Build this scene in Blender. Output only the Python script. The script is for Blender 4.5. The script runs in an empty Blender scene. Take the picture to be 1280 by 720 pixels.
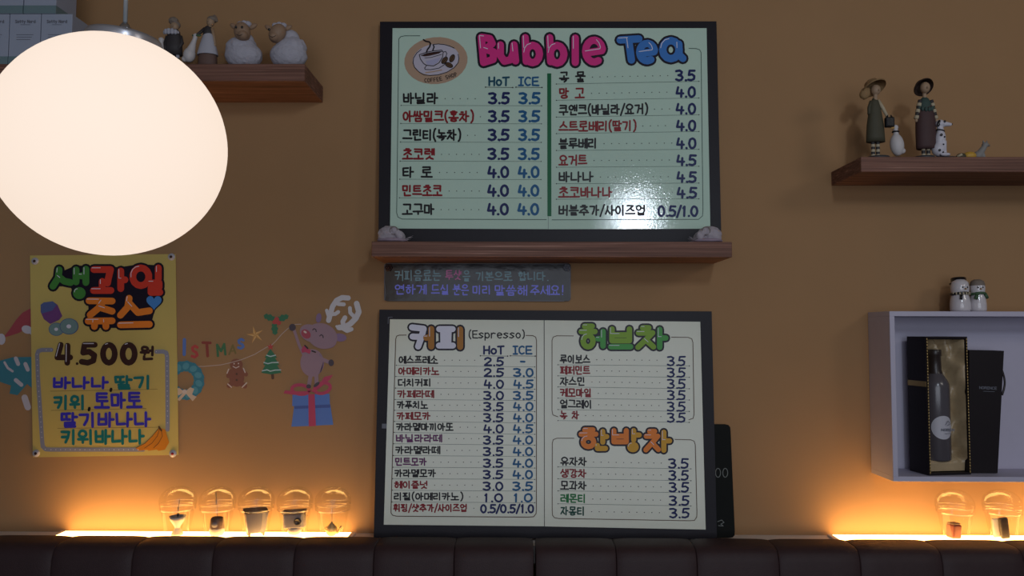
import bpy, bmesh, math, random
from mathutils import Vector, Matrix, noise
random.seed(7)
R = math.radians
scene = bpy.context.scene
col = scene.collection

# ------------------------------------------------------------------ camera, world, lights, exposure
CAM = Vector((0.0, -2.0, 1.5))
YAW, PITCH, ROLL, FPX = 0.009, 0.055, 0.0025, 1000.0
CROT = Matrix.Rotation(YAW, 3, 'Z') @ Matrix.Rotation(math.pi/2 + PITCH, 3, 'X') @ Matrix.Rotation(ROLL, 3, 'Z')
cd = bpy.data.cameras.new('camera'); cam = bpy.data.objects.new('camera', cd); col.objects.link(cam)
cd.sensor_width = 36.0; cd.lens = FPX/1280*36.0; cd.clip_start = 0.02
cam.matrix_world = Matrix.Translation(CAM) @ CROT.to_4x4()
scene.camera = cam
vs = scene.view_settings
vs.view_transform = 'Standard'; vs.look = 'None'; vs.gamma = 1.0; vs.exposure = 0.0; vs.use_curve_mapping = False
scene.cycles.use_denoising = True
scene.cycles.max_bounces = 8; scene.cycles.transparent_max_bounces = 24
scene.cycles.caustics_reflective = False; scene.cycles.caustics_refractive = False

w = bpy.data.worlds.new('world'); scene.world = w; w.use_nodes = True
bg = w.node_tree.nodes['Background']; bg.inputs[0].default_value = (0.62, 0.66, 0.80, 1); bg.inputs[1].default_value = 0.10

def area(name, loc, target, size, power, color, size_y=None, spread=180):
    l = bpy.data.lights.new(name, 'AREA'); l.energy = power; l.color = color
    l.shape = 'RECTANGLE'; l.size = size; l.size_y = size_y or size; l.spread = R(spread)
    o = bpy.data.objects.new(name, l); col.objects.link(o); o.location = loc
    o.rotation_euler = (Vector(target)-Vector(loc)).to_track_quat('-Z', 'Y').to_euler()
    return o
# small high window behind the viewer: its image is the bright patch on the upper menu
area('window_daylight', (0.72, -3.0, 2.56), (0.25, 0, 1.8), 0.17, 9.5, (0.78, 0.88, 1.0), 0.27)
# ceiling light at the right of the room
area('ceiling_light_right', (2.35, -2.1, 2.66), (0.7, 0, 1.5), 0.55, 6.5, (1.0, 0.93, 0.86))
# wide daylight from the shop front behind the viewer
area('shop_front_daylight', (0.2, -4.6, 1.6), (-0.2, 0, 1.4), 3.0, 33.0, (0.82, 0.88, 1.0), 1.6)

# ------------------------------------------------------------------ projection helpers
def ray(px, py):
    return CROT @ Vector(((px-640)/FPX, -(py-360)/FPX, -1.0))
def P(px, py, Y):
    d = ray(px, py); return CAM + d*((Y-CAM.y)/d.y)
def mpp(Y): return (Y-CAM.y)/FPX

class Face:
    """a plane that carries flat artwork; n points to the room"""
    def __init__(s, p, n): s.p = Vector(p); s.n = Vector(n).normalized()
    def pt(s, px, py, off=0.0):
        d = ray(px, py); q = CAM + d*((s.p-CAM).dot(s.n)/d.dot(s.n)); return q + s.n*off
def lean_face(zb, yb, zt, yt):
    v = Vector((0, yt-yb, zt-zb)); return Face((0, yb, zb), Vector((1, 0, 0)).cross(v)*1.0 if Vector((1,0,0)).cross(v).y < 0 else -Vector((1,0,0)).cross(v))
WALL = Face((0, 0, 0), (0, -1, 0))

# ------------------------------------------------------------------ materials
def srgb(r, g, b):
    f = lambda c: (c/255/12.92) if c/255 <= 0.04045 else ((c/255+0.055)/1.055)**2.4
    return (f(r), f(g), f(b), 1)
MATS = {}
def mat(name, rgb, rough=0.6, metal=0.0, spec=0.5, var=0.0, scale=40, bump=0.0, bscale=200, bdist=0.002, emit=None, estr=0, coat=0.0):
    if name in MATS: return MATS[name]
    m = bpy.data.materials.new(name); m.use_nodes = True; nt = m.node_tree; b = nt.nodes['Principled BSDF']
    c = rgb if len(rgb) == 4 else (*rgb, 1)
    b.inputs['Base Color'].default_value = c
    b.inputs['Roughness'].default_value = rough; b.inputs['Metallic'].default_value = metal
    b.inputs['Specular IOR Level'].default_value = spec; b.inputs['Coat Weight'].default_value = coat
    if var or bump:
        tc = nt.nodes.new('ShaderNodeTexCoord')
    if var:
        n = nt.nodes.new('ShaderNodeTexNoise'); n.inputs['Scale'].default_value = scale; n.inputs['Detail'].default_value = 4
        nt.links.new(tc.outputs['Object'], n.inputs['Vector'])
        mr = nt.nodes.new('ShaderNodeMapRange'); mr.inputs[3].default_value = 1-var; mr.inputs[4].default_value = 1+var
        nt.links.new(n.outputs['Fac'], mr.inputs[0])
        hs = nt.nodes.new('ShaderNodeHueSaturation'); hs.inputs['Color'].default_value = c
        nt.links.new(mr.outputs[0], hs.inputs['Value']); nt.links.new(hs.outputs[0], b.inputs['Base Color'])
    if bump:
        n2 = nt.nodes.new('ShaderNodeTexNoise'); n2.inputs['Scale'].default_value = bscale; n2.inputs['Detail'].default_value = 3
        nt.links.new(tc.outputs['Object'], n2.inputs['Vector'])
        bp = nt.nodes.new('ShaderNodeBump'); bp.inputs['Strength'].default_value = bump; bp.inputs['Distance'].default_value = bdist
        nt.links.new(n2.outputs['Fac'], bp.inputs['Height']); nt.links.new(bp.outputs[0], b.inputs['Normal'])
    if emit:
        b.inputs['Emission Color'].default_value = (*emit, 1); b.inputs['Emission Strength'].default_value = estr
    MATS[name] = m; return m
def wood(name, dark, light, pale):
    m = bpy.data.materials.new(name); m.use_nodes = True; nt = m.node_tree; b = nt.nodes['Principled BSDF']
    tc = nt.nodes.new('ShaderNodeTexCoord'); mp = nt.nodes.new('ShaderNodeMapping')
    mp.inputs['Scale'].default_value = (3, 40, 260); nt.links.new(tc.outputs['Object'], mp.inputs[0])
    n = nt.nodes.new('ShaderNodeTexNoise'); n.inputs['Scale'].default_value = 1.0; n.inputs['Detail'].default_value = 5; n.inputs['Roughness'].default_value = 0.65
    nt.links.new(mp.outputs[0], n.inputs['Vector'])
    cr = nt.nodes.new('ShaderNodeValToRGB'); e = cr.color_ramp.elements
    e[0].position = 0.32; e[0].color = dark; e[1].position = 0.60; e[1].color = light
    x = e.new(0.72); x.color = pale
    nt.links.new(n.outputs['Fac'], cr.inputs[0]); nt.links.new(cr.outputs[0], b.inputs['Base Color'])
    b.inputs['Roughness'].default_value = 0.6; b.inputs['Specular IOR Level'].default_value = 0.25
    MATS[name] = m; return m
def clear_plastic(name, lo, hi):
    m = bpy.data.materials.new(name); m.use_nodes = True; nt = m.node_tree
    for n in list(nt.nodes): nt.nodes.remove(n)
    o = nt.nodes.new('ShaderNodeOutputMaterial'); mx = nt.nodes.new('ShaderNodeMixShader')
    t = nt.nodes.new('ShaderNodeBsdfTransparent'); t.inputs[0].default_value = (0.95, 0.95, 0.94, 1)
    g = nt.nodes.new('ShaderNodeBsdfGlossy'); g.inputs['Roughness'].default_value = 0.12; g.inputs[0].default_value = (1, 1, 1, 1)
    f = nt.nodes.new('ShaderNodeLayerWeight'); f.inputs['Blend'].default_value = 0.32
    mr = nt.nodes.new('ShaderNodeMapRange'); mr.inputs[3].default_value = lo; mr.inputs[4].default_value = hi
    nt.links.new(f.outputs['Fresnel'], mr.inputs[0]); nt.links.new(mr.outputs[0], mx.inputs[0])
    nt.links.new(t.outputs[0], mx.inputs[1]); nt.links.new(g.outputs[0], mx.inputs[2]); nt.links.new(mx.outputs[0], o.inputs[0])
    MATS[name] = m; return m
M = MATS
mat('wall_paint', (0.372, 0.214, 0.102), 0.75, spec=0.25, var=0.06, scale=6, bump=0.06, bscale=90)
mat('floor', (0.10, 0.08, 0.065), 0.5, var=0.1); mat('ceiling', (0.45, 0.43, 0.40), 0.9)
wood('walnut', (0.10, 0.046, 0.032, 1), (0.24, 0.115, 0.082, 1), (0.50, 0.29, 0.22, 1))
mat('white_paint', (0.52, 0.49, 0.60), 0.55, var=0.03)
mat('ledge_white', (0.72, 0.66, 0.62), 0.5)
mat('board_black', (0.014, 0.012, 0.017), 0.45, spec=0.22, var=0.1, bump=0.12, bscale=260)
mat('chalk_black', (0.004, 0.005, 0.004), 0.6, spec=0.15, var=0.2)
mat('paper_mint', (0.56, 0.74, 0.62), 0.06, var=0.02, bump=0.7, bscale=220, bdist=0.00022)
mat('paper_cream', (0.68, 0.69, 0.56), 0.16, var=0.02, bump=0.5, bscale=330, bdist=0.0002)
mat('paper_yellow', (0.60, 0.46, 0.13), 0.35, var=0.05, scale=12, bump=0.1, bscale=60)
mat('film_black', (0.010, 0.009, 0.013), 0.17, bump=0.5, bscale=28, spec=0.3)
mat('leather', (0.040, 0.021, 0.022), 0.55, spec=0.3, var=0.15, scale=60, bump=0.3, bscale=420)
mat('globe_glass', (0.25, 0.24, 0.23), 0.7, spec=0.1, emit=(1.0, 0.82, 0.68), estr=0.92)
mat('led', (0.9, 0.85, 0.75), 0.4, emit=(1.0, 0.55, 0.16), estr=13.0)
mat('chrome', (0.55, 0.58, 0.64), 0.12, metal=1.0)
mat('cap_metal', (0.42, 0.42, 0.46), 0.3, metal=0.7)
mat('cord_clear', (0.35, 0.38, 0.40), 0.2)
clear_plastic('clear_cup', .015, .075); clear_plastic('clear_rim', .16, .5)
def ink(name, r, g, b, rough=0.4): return mat('ink_'+name, srgb(r, g, b), rough, spec=0.25)
ink('black', 28, 24, 28); ink('red', 140, 26, 34); ink('navy', 22, 34, 92); ink('blue', 24, 92, 140); ink('teal', 16, 76, 98)
ink('purple', 104, 40, 96); ink('green', 30, 120, 60); ink('dkgreen', 14, 74, 60); ink('line', 70, 92, 84); ink('brown', 92, 66, 44)
ink('bar', 12, 104, 62); ink('pink', 226, 52, 138); ink('sky', 62, 124, 200); ink('outline', 26, 16, 34); ink('white', 226, 224, 238)
ink('beige', 184, 154, 130); ink('cupwhite', 196, 190, 204); ink('lav', 176, 174, 205); ink('ochre', 176, 116, 40); ink('lime', 130, 170, 40); ink('leaf', 70, 160, 70)
ink('orange', 238, 132, 44); ink('amber', 216, 160, 40); ink('tomato', 214, 62, 44); ink('grass', 70, 136, 60); ink('heart', 74, 136, 206)
ink('greyblue', 140, 142, 160); ink('choco', 62, 36, 30); ink('violet', 60, 52, 190); ink('turq', 30, 118, 120); ink('kiwi', 120, 150, 150); ink('plum', 116, 70, 130); ink('plumblue', 86, 100, 150)
ink('banana', 206, 128, 36); ink('chalk', 120, 124, 120); ink('seam', 150, 170, 160)
ink('signteal', 150, 190, 200); ink('signpink', 230, 130, 190); ink('signviolet', 140, 142, 250); ink('grey', 110, 112, 122)
for k, c in dict(s_blue=(92, 122, 190), s_red=(188, 70, 66), s_dred=(146, 62, 50), s_green=(66, 116, 76), s_ochre=(196, 142, 76), s_string=(190, 168, 158), s_ochre2=(222, 176, 110), s_olive=(128, 112, 60),
                 s_teal=(58, 128, 146), s_teal2=(86, 150, 164), s_bow=(214, 188, 160), s_ginger=(140, 84, 62), s_icing=(214, 196, 186), s_tree=(52, 116, 82), s_snow=(188, 206, 206),
                 s_trunk=(96, 64, 44), s_deer=(156, 126, 138), s_deer2=(138, 110, 146), s_hoof=(74, 62, 72), s_antler=(206, 202, 206), s_nose=(172, 70, 86), s_dark=(40, 32, 40),
                 s_gift=(86, 122, 196), s_gift2=(66, 88, 160), s_ribbon=(186, 62, 96), s_hat=(160, 66, 76), s_fur=(196, 190, 200)).items():
    mat(k, srgb(*c), 0.55)

# ------------------------------------------------------------------ objects
ORG = {}
def tag(o, label=None, cat=None, group=None, kind=None):
    for k, v in (('label', label), ('category', cat), ('group', group), ('kind', kind)):
        if v: o[k] = v
    return o
def thing(name, loc, label, cat, group=None):
    o = bpy.data.objects.new(name, None); o.empty_display_size = 0.02; col.objects.link(o); o.location = loc
    ORG[o] = Vector(loc); return tag(o, label, cat, group)
class MB:
    def __init__(s): s.v = []; s.f = []; s.m = []; s.mats = []; s.c = 0
    def mi(s, m):
        m = MATS[m] if isinstance(m, str) else m
        if m not in s.mats: s.mats.append(m)
        return s.mats.index(m)
    def add(s, vs, fs, m):
        b = len(s.v); s.v += [Vector(x) for x in vs]; k = s.mi(m)
        for f in fs: s.f.append([i+b for i in f]); s.m.append(k)
    def box(s, c, d, m, rot=None):
        hx, hy, hz = d[0]/2, d[1]/2, d[2]/2
        vs = [Vector((x, y, z)) for x in (-hx, hx) for y in (-hy, hy) for z in (-hz, hz)]
        if rot: vs = [rot @ x for x in vs]
        s.add([x+Vector(c) for x in vs], [(0,1,3,2),(4,6,7,5),(0,4,5,1),(2,3,7,6),(0,2,6,4),(1,5,7,3)], m)
    def bevbox(s, c, d, m, bev=0.003, rot=None, seg=2):
        bm = bmesh.new(); bmesh.ops.create_cube(bm, size=1)
        for x in bm.verts: x.co = Vector((x.co.x*d[0], x.co.y*d[1], x.co.z*d[2]))
        bmesh.ops.bevel(bm, geom=bm.edges[:], offset=bev, segments=seg, affect='EDGES', profile=0.5)
        bm.verts.ensure_lookup_table()
        vs = [x.co.copy() for x in bm.verts]
        if rot: vs = [rot @ x for x in vs]
        s.add([x+Vector(c) for x in vs], [[q.index for q in f.verts] for f in bm.faces], m); bm.free()
    def ell(s, c, r, m, seg=16, rings=10, rot=None, lump=0.0, lscale=30.0):
        c = Vector(c); vs = []; fs = []
        for i in range(rings+1):
            t = math.pi*i/rings
            for j in range(seg):
                a = 2*math.pi*j/seg
                q = Vector((r[0]*math.sin(t)*math.cos(a), r[1]*math.sin(t)*math.sin(a), r[2]*math.cos(t)))
                if lump: q *= 1+lump*noise.noise((q+c)*lscale)
                if rot: q = rot @ q
                vs.append(c+q)
        for i in range(rings):
            for j in range(seg):
                k = (j+1) % seg; fs.append((i*seg+j, (i+1)*seg+j, (i+1)*seg+k, i*seg+k))
        s.add(vs, fs, m)
    def tube(s, pts, rs, m, seg=10, cap=True):
        pts = [Vector(p) for p in pts]
        if not isinstance(rs, (list, tuple)): rs = [rs]*len(pts)
        vs = []; fs = []; up = None
        for i, p in enumerate(pts):
            t = (pts[min(i+1, len(pts)-1)]-pts[max(i-1, 0)]).normalized()
            if up is None: up = Vector((0, 0, 1)) if abs(t.z) < 0.9 else Vector((1, 0, 0))
            a = t.cross(up).normalized(); b = a.cross(t).normalized(); up = b
            for j in range(seg):
                q = 2*math.pi*j/seg; vs.append(p+(a*math.cos(q)+b*math.sin(q))*rs[i])
        for i in range(len(pts)-1):
            for j in range(seg):
                k = (j+1) % seg; fs.append((i*seg+j, i*seg+k, (i+1)*seg+k, (i+1)*seg+j))
        if cap: fs += [tuple(range(seg))[::-1], tuple((len(pts)-1)*seg+j for j in range(seg))]
        s.add(vs, fs, m)
    def lathe(s, c, prof, m, seg=28, rot=None, sx=1.0, sy=1.0):
        c = Vector(c); vs = []; fs = []
        for r, z in prof:
            for j in range(seg):
                a = 2*math.pi*j/seg; q = Vector((r*math.cos(a)*sx, r*math.sin(a)*sy, z))
                vs.append(c+(rot @ q if rot else q))
        for i in range(len(prof)-1):
            for j in range(seg):
                k = (j+1) % seg; fs.append((i*seg+j, i*seg+k, (i+1)*seg+k, (i+1)*seg+j))
        s.add(vs, fs, m)
    # flat artwork given by pixels on a face
    def poly(s, F, pts, m, off=0.0004):
        s.c = (s.c+1) % 100; o = off+s.c*2e-6
        s.add([F.pt(x, y, o) for x, y in pts], [tuple(range(len(pts)))], m)
    def disc(s, F, cx, cy, rx, ry, m, off=0.0004, rot=0, n=28):
        c, q = math.cos(rot), math.sin(rot)
        s.poly(F, [(cx+rx*math.cos(a)*c-ry*math.sin(a)*q, cy+rx*math.cos(a)*q+ry*math.sin(a)*c) for a in [2*math.pi*i/n for i in range(n)]], m, off)
    def stroke(s, F, pts, w_, m, off=0.0004, n=10):
        h = w_/2
        for i in range(len(pts)-1):
            (x0, y0), (x1, y1) = pts[i], pts[i+1]; L = math.hypot(x1-x0, y1-y0)
            if L < 1e-6: continue
            nx, ny = -(y1-y0)/L*h, (x1-x0)/L*h
            s.poly(F, [(x0+nx, y0+ny), (x0-nx, y0-ny), (x1-nx, y1-ny), (x1+nx, y1+ny)], m, off)
        for x, y in pts: s.disc(F, x, y, h, h, m, off, n=n)
    def slab(s, F, pts, m, t=0.002, off=0.0):
        n = len(pts); a = [F.pt(x, y, off) for x, y in pts]; b = [q-F.n*t for q in a]
        s.add(a+b, [tuple(range(n)), tuple(range(2*n-1, n-1, -1))]+[(i, i+n, (i+1) % n+n, (i+1) % n) for i in range(n)], m)
    def build(s, name, parent=None, smooth=False, fuse=0, sub=0):
        o0 = Vector((0, 0, 0)); q = parent
        while q is not None:
            if q in ORG: o0 = ORG[q]; break
            q = q.parent
        me = bpy.data.meshes.new(name); me.from_pydata([x-o0 for x in s.v], [], s.f)
        for m in s.mats: me.materials.append(m)
        me.polygons.foreach_set('material_index', s.m)
        bm = bmesh.new(); bm.from_mesh(me)
        if fuse == 0 and sub != -1: bmesh.ops.recalc_face_normals(bm, faces=bm.faces[:])
        bm.to_mesh(me); bm.free()
        if fuse:
            t = bpy.data.objects.new('tmp', me); col.objects.link(t)
            md = t.modifiers.new('r', 'REMESH'); md.mode = 'VOXEL'; md.voxel_size = fuse; md.use_smooth_shade = True
            sm = t.modifiers.new('s', 'SMOOTH'); sm.factor = 0.5; sm.iterations = 4
            dg = bpy.context.evaluated_depsgraph_get(); me2 = bpy.data.meshes.new_from_object(t.evaluated_get(dg))
            bpy.data.objects.remove(t); me = me2; me.name = name; me.materials.clear()
            for m in s.mats: me.materials.append(m)
            smooth = True
        if smooth: me.polygons.foreach_set('use_smooth', [True]*len(me.polygons))
        me.update()
        o = bpy.data.objects.new(name, me); col.objects.link(o)
        if parent is not None: o.parent = parent
        return o
def flatbuild(mb, name, parent=None):
    """artwork polygons: keep winding towards the room"""
    return mb.build(name, parent, sub=-1)
def struct(o): o['kind'] = 'structure'; return o

# ------------------------------------------------------------------ pen lettering (stroke glyphs)
def arc(cx, cy, rx, ry, a0, a1, n=12):
    return [(cx+rx*math.cos(R(a0+(a1-a0)*i/n)), cy+ry*math.sin(R(a0+(a1-a0)*i/n))) for i in range(n+1)]
CH = 'ㄱㄲㄴㄷㄸㄹㅁㅂㅃㅅㅆㅇㅈㅉㅊㅋㅌㅍㅎ'
JU = 'ㅏㅐㅑㅒㅓㅔㅕㅖㅗㅘㅙㅚㅛㅜㅝㅞㅟㅠㅡㅢㅣ'
JO = ['', 'ㄱ', 'ㄲ', 'ㄳ', 'ㄴ', 'ㄵ', 'ㄶ', 'ㄷ', 'ㄹ', 'ㄺ', 'ㄻ', 'ㄼ', 'ㄽ', 'ㄾ', 'ㄿ', 'ㅀ', 'ㅁ', 'ㅂ', 'ㅄ', 'ㅅ', 'ㅆ', 'ㅇ', 'ㅈ', 'ㅊ', 'ㅋ', 'ㅌ', 'ㅍ', 'ㅎ']
CJ = {
 'ㄱ': [[(0, .95), (.95, .95), (.85, .5), (.55, 0)]], 'ㄴ': [[(.05, 1), (.05, .05), (1, .08)]],
 'ㄷ': [[(.95, .95), (.05, .95), (.05, .05), (1, .08)]], 'ㄹ': [[(.02, .97), (.92, .97), (.92, .55), (.06, .5), (.06, .04), (1, .06)]],
 'ㅁ': [[(.05, .95), (.95, .95), (.93, .05), (.07, .05), (.05, .95)]], 'ㅂ': [[(.06, 1), (.06, .04), (.94, .04), (.94, 1)], [(.06, .52), (.94, .52)]],
 'ㅅ': [[(.52, 1), (.40, .5), (0, 0)], [(.44, .58), (.7, .22), (1, .03)]], 'ㅇ': [arc(.5, .5, .47, .47, 90, 450, 14)],
 'ㅈ': [[(.05, .95), (.92, .95), (.5, .5), (0, 0)], [(.5, .5), (.7, .2), (1, .02)]],
 'ㅊ': [[(.3, 1), (.7, 1)], [(.03, .74), (.95, .74), (.5, .38), (0, 0)], [(.5, .38), (1, .02)]],
 'ㅋ': [[(0, .95), (.95, .95), (.85, .5), (.5, 0)], [(.02, .5), (.86, .52)]],
 'ㅌ': [[(.95, .96), (.05, .96), (.05, .04), (1, .06)], [(.05, .5), (.9, .52)]],
 'ㅍ': [[(.02, .95), (.98, .95)], [(.3, .95), (.32, .06)], [(.7, .95), (.68, .06)], [(0, .05), (1, .05)]],
 'ㅎ': [[(.3, 1), (.7, 1)], [(0, .74), (1, .74)], arc(.5, .28, .36, .28, 90, 450, 12)]}
for d, s_ in (('ㄲ', 'ㄱ'), ('ㄸ', 'ㄷ'), ('ㅃ', 'ㅂ'), ('ㅆ', 'ㅅ'), ('ㅉ', 'ㅈ')):
    CJ[d] = [[(x*.46, y) for x, y in p] for p in CJ[s_]]+[[(.54+x*.46, y) for x, y in p] for p in CJ[s_]]
VV = {'ㅏ': [[(.25, 1), (.25, 0)], [(.25, .52), (1, .52)]], 'ㅐ': [[(.12, .96), (.12, .04)], [(.85, 1), (.85, 0)], [(.12, .5), (.85, .5)]],
      'ㅑ': [[(.25, 1), (.25, 0)], [(.25, .66), (1, .66)], [(.25, .36), (1, .36)]], 'ㅓ': [[(.75, 1), (.75, 0)], [(-.05, .52), (.75, .52)]],
      'ㅔ': [[(.45, .96), (.45, .04)], [(.98, 1), (.98, 0)], [(-.1, .5), (.45, .5)]], 'ㅕ': [[(.75, 1), (.75, 0)], [(-.05, .68), (.75, .68)], [(-.05, .38), (.75, .38)]],
      'ㅣ': [[(.5, 1), (.5, 0)]]}
HV = {'ㅗ': [[(0, .05), (1, .05)], [(.5, 1.25), (.5, .05)]], 'ㅛ': [[(0, .05), (1, .05)], [(.32, 1), (.32, .05)], [(.68, 1), (.68, .05)]],
      'ㅜ': [[(0, .95), (1, .95)], [(.5, .95), (.5, 0)]], 'ㅠ': [[(0, .95), (1, .95)], [(.32, .95), (.3, 0)], [(.68, .95), (.7, 0)]], 'ㅡ': [[(0, .5), (1, .5)]]}
MIX = {'ㅘ': ('ㅗ', 'ㅏ'), 'ㅚ': ('ㅗ', 'ㅣ'), 'ㅝ': ('ㅜ', 'ㅓ'), 'ㅟ': ('ㅜ', 'ㅣ'), 'ㅢ': ('ㅡ', 'ㅣ'), 'ㅙ': ('ㅗ', 'ㅐ'), 'ㅞ': ('ㅜ', 'ㅔ')}
def fit(pl, x0, x1, y0, y1): return [[(x0+x*(x1-x0), y0+y*(y1-y0)) for x, y in p] for p in pl]
LAT = {
 '0': [arc(.5, .5, .45, .5, 90, 450, 16)], '1': [[(.3, .82), (.55, 1), (.5, 0)]],
 '2': [arc(.48, .72, .42, .28, 165, -20, 9)+[(.05, .02), (1, .02)]],
 '3': [[(.02, .96), (.5, 1), (.86, .86), (.72, .62), (.35, .52), (.78, .46), (.95, .28), (.75, .06), (.4, 0), (.0, .1)]],
 '4': [[(.25, 1), (.04, .36), (1, .36)], [(.74, .72), (.70, 0)]],
 '5': [[(.95, 1), (.22, 1), (.12, .56), (.55, .62), (.92, .42), (.85, .12), (.45, 0), (.02, .06)]],
 '.': [[(.45, .02), (.55, .0)]], ',': [[(.55, .08), (.4, -.14)]], '-': [[(.38, .5), (.62, .5)]], '/': [[(.05, -.12), (.95, 1.08)]],
 '(': [arc(1.0, .5, .85, .66, 112, 248, 9)], ')': [arc(.0, .5, .85, .66, 68, -68, 9)], '!': [[(.55, 1), (.5, .3)], [(.48, .04), (.5, .02)]],
 'H': [[(.08, 1), (.08, 0)], [(.92, 1), (.92, 0)], [(.08, .5), (.92, .52)]], 'T': [[(.0, .97), (1, 1)], [(.5, .98), (.5, 0)]],
 'o': [arc(.5, .34, .4, .34, 90, 450, 12)], 'I': [[(.1, 1), (.9, 1)], [(.5, 1), (.5, 0)], [(.1, 0), (.9, 0)]],
 'C': [arc(.55, .5, .48, .5, 50, 310, 12)], 'E': [[(.95, 1), (.1, .98), (.1, .02), (1, 0)], [(.1, .5), (.85, .52)]],
 's': [[(.9, .6), (.5, .7), (.12, .56), (.45, .38), (.85, .2), (.5, 0), (.05, .08)]], 'p': [[(.1, .68), (.1, -.3)], arc(.48, .34, .4, .34, 150, -150, 10)],
 'r': [[(.12, .68), (.12, 0)], [(.12, .45), (.45, .68), (.85, .62)]], 'e': [[(.1, .36), (.9, .4)]+arc(.5, .35, .42, .35, 10, 310, 12)],
 'O': [arc(.5, .5, .46, .5, 90, 450, 14)], 'F': [[(.95, 1), (.1, .98), (.1, 0)], [(.1, .5), (.8, .52)]],
 'S': [[(.9, .88), (.55, 1), (.12, .84), (.2, .6), (.75, .42), (.9, .18), (.5, 0), (.05, .1)]], 'P': [[(.1, 0), (.1, 1), (.7, .98), (.92, .74), (.7, .5), (.1, .48)]],
 'M': [[(.04, 0), (.1, 1), (.5, .35), (.9, 1), (.96, 0)]], 'N': [[(.06, 0), (.06, 1), (.94, 0), (.94, 1)]],
 'R': [[(.1, 0), (.1, 1), (.7, .98), (.9, .74), (.7, .52), (.1, .5)], [(.5, .5), (.95, 0)]],
 'B': [[(.1, 0), (.12, 1), (.7, 1), (.85, .76), (.6, .54), (.12, .52)], [(.6, .54), (.95, .3), (.75, .02), (.1, 0)]],
 'u': [[(.1, .68), (.12, .25), (.4, 0), (.8, .15), (.88, .68)], [(.88, .68), (.9, 0)]], 'b': [[(.1, 1), (.1, .03)], arc(.5, .33, .42, .33, 90, 450, 12)],
 'l': [[(.5, 1), (.5, 0)]], 'a': [arc(.45, .35, .42, .35, 90, 450, 12), [(.87, .68), (.88, .1), (1, 0)]], 't': [[(.45, .95), (.45, .1), (.8, 0)], [(.1, .66), (.9, .66)]],
 'y': [[(.1, .68), (.5, .05)], [(.92, .68), (.3, -.3)]], 'd': [[(.9, 1), (.9, 0)], arc(.5, .33, .42, .33, 90, 450, 12)],
}
WID = {'.': .36, ',': .4, '(': .42, ')': .42, '/': .5, ' ': .55, '!': .4, '-': .7, 'I': .62, 'l': .4, '1': .55}
def is_h(c): return '가' <= c <= '힣'
def adv(c): return 1.0 if is_h(c) else WID.get(c, .74)
def glyph(c):
    if not is_h(c): return LAT.get(c, [])
    n = ord(c)-0xAC00; a, b, f = CH[n//588], JU[(n % 588)//28], JO[n % 28]; out = []
    if b in VV:
        if f: out += fit(CJ[a], .02, .54, .50, .98)+fit(VV[b], .64, 1, .42, 1)+fit(CJ[f], .2, .88, .0, .30)
        else: out += fit(CJ[a], .02, .54, .12, .92)+fit(VV[b], .64, 1, 0, 1)
    elif b in HV:
        CJ_ = dict(CJ); CJ_['ㄱ'] = [[(0, .95), (.96, .95), (.92, .1)]]; CJ_['ㅋ'] = [[(0, .95), (.96, .95), (.92, .05)], [(.02, .5), (.92, .5)]]
        if f: out += fit(CJ_[a], .16, .84, .66, 1)+fit(HV[b], .0, 1, .36, .56)+fit(CJ[f], .2, .8, .0, .25)
        else: out += fit(CJ_[a], .12, .88, .44, 1)+fit(HV[b], 0, 1, .02, .30)
    else:
        h, v = MIX[b]
        if f: out += fit(CJ[a], .05, .55, .66, 1)+fit(HV[h], 0, .62, .38, .56)+fit(VV[v], .70, 1, .34, 1)+fit(CJ[f], .2, .88, 0, .24)
        else: out += fit(CJ[a], .04, .56, .48, .98)+fit(HV[h], 0, .62, .1, .36)+fit(VV[v], .70, 1, 0, 1)
    return out
def text(mb, F, s, x0, x1, yt, yb, m, w_, slope=0.0, off=0.0006, jit=0.03):
    w_ *= 1.16
    tot = sum(adv(c) for c in s); u = (x1-x0)/tot; x = x0; h = yb-yt
    for c in s:
        a = adv(c)*u; gw = a*.86
        for p in glyph(c):
            q = [(x+px*gw+random.uniform(-jit, jit)*u*.5, yb-py*h+random.uniform(-jit, jit)*h*.5) for px, py in p]
            q = [(a_, b_+(a_-x0)*slope) for a_, b_ in q]
            mb.stroke(F, q, w_, m, off, n=8)
        x += a
def bubble(mb_out, mb_fill, mb_hi, F, c, x0, y0, x1, y1, sw, fill, ow=2.6, off=0.0006, glyphs=None, hi=True):
    g = glyphs or glyph(c); i = sw/2
    g = fit(g, x0+i, x1-i, y1-i, y0+i)
    for p in g:
        mb_out.stroke(F, p, sw+ow*2, 'ink_outline', off, n=12)
        mb_fill.stroke(F, p, sw, fill, off+0.0004, n=12)
        if hi and len(p) > 1:
            q = [(x-sw*.27, y-sw*.25) for x, y in p[:max(2, len(p)//3)]]
            if len(q) == 2: q[1] = (q[0][0]*.5+q[1][0]*.5, q[0][1]*.5+q[1][1]*.5)
            mb_hi.stroke(F, q, max(.6, sw*.10), 'ink_white', off+0.0008, n=6)
def rrect(x0, y0, x1, y1, r, n=5):
    pts = []
    for cx, cy, a in ((x1-r, y0+r, -90), (x1-r, y1-r, 0), (x0+r, y1-r, 90), (x0+r, y0+r, 180)):
        pts += [(cx+r*math.cos(R(a+90*i/n)), cy+r*math.sin(R(a+90*i/n))) for i in range(n+1)]
    return pts

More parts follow.
